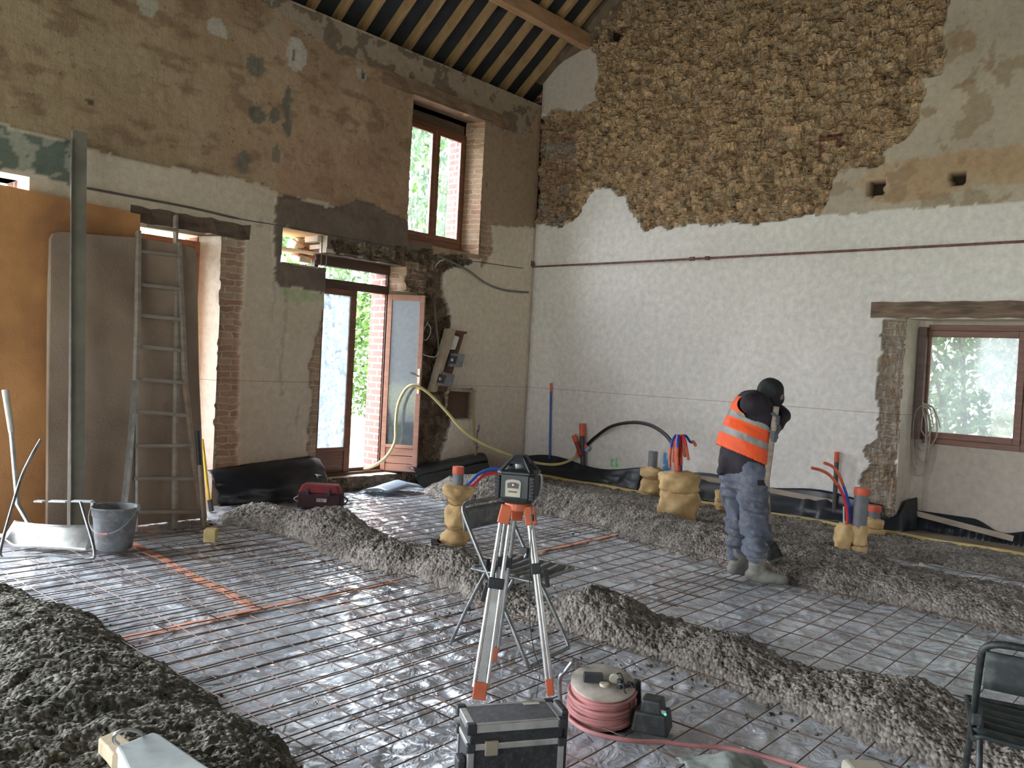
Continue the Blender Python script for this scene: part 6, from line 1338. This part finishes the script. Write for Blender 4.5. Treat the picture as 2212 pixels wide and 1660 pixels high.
for (h, k_, a_, sgn) in ((hN, kN, aN, 1), (hF, kF, aF, -1)):
    capsule(b, h, k_, .092, .062); capsule(b, k_, a_, .060, .042); capsule(b, a_, a_+fd*.13-UP*.06, .042, .03)
for (s_, e_, w_) in ((shN, elN, haN), (shF, elF, haF)): capsule(b, s_, e_, .058, .044); capsule(b, e_, w_, .042, .03)
sh0, sh1 = J(1677, 879, -.12), J(1655, 1040, -.16); sax = (sh1-sh0).normalized()
def hand(b, c, wrist, grow=1.0):
    """palm on the shaft, four fingers and a thumb closed round it"""
    w_ = (wrist-c); w_ = (w_-sax*w_.dot(sax)).normalized(); o_ = sax.cross(w_)
    pc = c+w_*.030; capsule(b, pc-sax*.028, pc+sax*.030, .020*grow, .019*grow, side=w_, flat=1.2); capsule(b, pc+w_*.02, pc+w_*.05, .022*grow, .026*grow)
    for i in range(4):
        q_ = c+sax*(-.030+.0205*i); r_ = .029+(.002 if i in (1, 2) else 0); pts = [q_+(w_*math.cos(a)+o_*math.sin(a))*r_ for a in [.5, 1.2, 1.9, 2.6, 3.3-(.4 if i == 3 else 0)]]
        for k in range(4): capsule(b, pts[k], pts[k+1], (.0098-.0006*k)*grow, (.0092-.0006*k)*grow, n=8)
    q_ = c-sax*.030; pts = [pc-sax*.025, q_-sax*.012+(w_*math.cos(-.8)+o_*math.sin(-.8))*.030, q_-sax*.012+(w_*math.cos(-1.7)+o_*math.sin(-1.7))*.029, q_-sax*.004+(w_*math.cos(-2.5)+o_*math.sin(-2.5))*.028]
    for k in range(3): capsule(b, pts[k], pts[k+1], .0115*grow, .0105*grow, n=8)
cN = sh0+sax*((haN-sh0).dot(sax)); cF = sh0+sax*((haF-sh0).dot(sax)+.02)
hand(b, cN, elN, .85); hand(b, cF, elF, .85)
remesh(b, 'body', skin, .0085, 2, parent=person)
def glove(c, e_):
    b = MB(); hand(b, c, e_, 1.06); w_ = (e_-c).normalized(); capsule(b, c+w_*.05, c+w_*.11, .034, .038); return remesh(b, 'glove', glove_m, .0052, 1, parent=person)
glove(cN, elN); glove(cF, elF)
# sleeves and shirt
b = MB(); capsule(b, J(1601, 1000), J(1605, 955), .180, .165, side=sdn, flat=.82, n=24); capsule(b, J(1606, 960), J(1624, 890), .165, .170, side=sdn, flat=.78, n=24); capsule(b, shN+(shF-shN)*.15, shN+(shF-shN)*.85, .088, .088)
capsule(b, J(1632, 872), J(1646, 862), .072, .068)
for (s_, e_, w_) in ((shN, elN, haN), (shF, elF, haF)): capsule(b, s_, e_, .078, .062); capsule(b, e_, e_+(w_-e_)*.55, .058, .046)
capsule(b, J(1570, 1003, -.02), J(1556, 1020, -.02), .07, .03)
o = remesh(b, 'shirt', shirt_m, .011, 3, crump=.010, cf=13, s=7, parent=person)
# hood
b = MB(); capsule(b, head+UP*.015-fd*.015, head-UP*.03+fd*.015, .103, .085); capsule(b, head-fd*.06+UP*.01, head-fd*.10-UP*.02, .07, .05); capsule(b, head+fd*.05-UP*.05, head+fd*.045-UP*.10, .052, .032)
remesh(b, 'hood', cap_m, .009, 3, crump=.004, cf=18, s=9, parent=person)
# trousers
b = MB(); capsule(b, J(1600, 1022), J(1603, 985), .165, .150, side=sdn, flat=.84, n=24); capsule(b, hN+UP*.02, kN, .128, .098, side=fd, flat=.98, n=20); capsule(b, hF+UP*.02, kF, .125, .094, side=fd, flat=.98, n=20)
for (k_, a_, s_) in ((kN, aN, 1), (kF, aF, 2)):
    d_ = a_-k_
    d_ = d_*.80
    for q_ in range(6):
        t0, t1 = q_/6, (q_+1)/6; capsule(b, k_+d_*t0*1.02+fd*.012*math.sin(q_*2.2+s_), k_+d_*t1*.98+fd*.012*math.sin(q_*2.9+s_), .096-.012*t0+.010*(q_ % 2), .090-.014*t1, n=18)
o = remesh(b, 'trousers', jean, .010, 2, crump=.022, cf=8, s=12, parent=person)
_n = len(o.data.vertices); _c = np.empty(_n*3, np.float32); _m = np.empty(_n*3, np.float32); o.data.vertices.foreach_get('co', _c); o.data.vertices.foreach_get('normal', _m); _c = _c.reshape(-1, 3); _m = _m.reshape(-1, 3)
_w = fbm(_c[:, 0]+_c[:, 1]*.7, _c[:, 2], 5, 3, 77); _a = .011*sstep(.85, .55, _c[:, 2])+.003
o.data.vertices.foreach_set('co', (_c+_m*(_a*np.sin(_c[:, 2]*62+_w*16+(_c[:, 0]-_c[:, 1])*9))[:, None]).astype(np.float32).ravel()); o.data.update()
# pocket flap, belt and knee soiling sewn on the trousers
o.data.materials.append(black_p); o.data.materials.append(mat('trouser_dark', (.07, .08, .10), .85))
def in_box(c, px0, py0, px1, py1):
    a_, b_ = J(px0, py0), J(px1, py1); x_ = (c-a_).dot(RH); return 0 < x_ < (b_-a_).dot(RH) and b_.z < c.z < a_.z
for f in o.data.polygons:
    c = Vector(f.center); bk_ = f.normal.dot(-FH) > .1
    if bk_ and in_box(c, 1620, 1029, 1654, 1043): f.material_index = 1
    elif bk_ and (in_box(c, 1558, 1024, 1608, 1027)): f.material_index = 2
# vest: shell round the torso, cut at hem and armholes
b = MB(); capsule(b, J(1580, 985), J(1592, 945), .13, .10); capsule(b, J(1602, 992), J(1608, 945), .212, .195, side=sdn, flat=.86, n=28); capsule(b, J(1608, 945), J(1622, 895), .195, .170, side=sdn, flat=.80, n=28); capsule(b, J(1622, 885, -.05), J(1638, 876, .05), .115, .11); capsule(b, J(1635, 872, .02), J(1642, 866, .02), .085, .08)
o = remesh(b, 'vest', hv, .007, 4, crump=.006, cf=11, s=15)
import bmesh
hem = J(1605, 984); ax = (J(1632, 872)-J(1604, 975)).normalized(); ax2 = (ax+RH*.16).normalized()
bm = bmesh.new(); bm.from_mesh(o.data); dele = []
armN = (elN-shN).normalized(); armF = (elF-shF).normalized()
o.data.materials.append(rfl)
for f in bm.faces:
    c = f.calc_center_median(); s_ = (c-hem).dot(ax2); 
    dN = ((c-shN)-armN*(c-shN).dot(armN)).length; dF = ((c-shF)-armF*(c-shF).dot(armF)).length
    if s_ < .0 or (c-(shN-ax*.0+UP*.03)).length < .112 or (dN < .098 and (c-shN).dot(armN) > -.09 and (c-shN).dot(sdn) > -.03) or (dF < .095 and (c-shF).dot(armF) > -.05 and (c-shF).dot(-sdn) > -.03): dele.append(f); continue
    if .100 < s_ < .148 or .232 < s_ < .280: f.material_index = 1
bmesh.ops.delete(bm, geom=dele, context='FACES'); bm.to_mesh(o.data); bm.free(); o.data.update()
q_ = o.modifiers.new('s', 'SOLIDIFY'); q_.thickness = .006; q_.offset = 1; adopt(o, person)
# boots
for (a_, k_, nm) in ((aN, kN, 0), (aF, kF, 1)):
    fw = (RH*.90-FH*.30).normalized() if nm == 0 else (RH*.75+FH*.3).normalized()
    z0 = .045; an_ = Vector((a_.x, a_.y, 0)); b = MB()
    capsule(b, Vector((a_.x, a_.y, .30)), Vector((a_.x, a_.y, .12)), .072, .060, side=fw, flat=.9, n=18); capsule(b, an_-fw*.04+UP*.085, an_+fw*.06+UP*.09, .047, .055, n=16, side=UP, flat=1.0); capsule(b, an_+fw*.04+UP*.08, an_+fw*.185+UP*.078, .052, .040, n=16)
    t_ = remesh(b, 'boot', boot_m, .010, 3, crump=.004, cf=14, s=20+nm, parent=person)
    b = MB(); sp = [(-.075, -.025), (-.075, .025), (.0, .035), (.10, .048), (.19, .042), (.222, .02), (.222, -.02), (.19, -.042), (.10, -.048), (.0, -.035)]
    sw = fw.cross(UP); b.prism(sp, .038, .062, lambda u, v, h: an_+fw*u+sw*v+UP*h); x_ = b.build('sole', mat('dark_sole', (.10, .10, .09), .8)); x_.parent = t_; x_.matrix_parent_inverse = Matrix.Translation(-person.location)
# tool in the hands
t = empty('long_handled_tool', (sh1.x, sh1.y, .1), label='long pale wooden handled shovel held by the worker', cat='shovel')
fl = Vector((sh1.x, sh1.y, 0))+ (sh1-sh0)*.3; ft = J(1664, 1215, .20)
b = MB(); b.tube([sh0, sh0+(sh1-sh0)*.5, sh1, sh1+(ft-sh1)*.55], [.022, .023, .025, .020], 12); bld(b, 'handle', wood('worn_handle', (.46, .38, .30), (.30, .24, .18), scale=(4, 4, 10)), t, smooth=True)
b = MB(); b.tube([sh1+(ft-sh1)*.5, sh1+(ft-sh1)*.75], [.021, .026], 12)
bx = (ft-sh1).normalized(); b.add([sh1+(ft-sh1)*.73-RH*.05, sh1+(ft-sh1)*.73+RH*.05, ft+RH*.10+UP*.05, ft+UP*.0, ft-RH*.10+UP*.05], [(0, 1, 2, 3, 4)]); bld(b, 'blade', steel_grey, t, solid=.004)
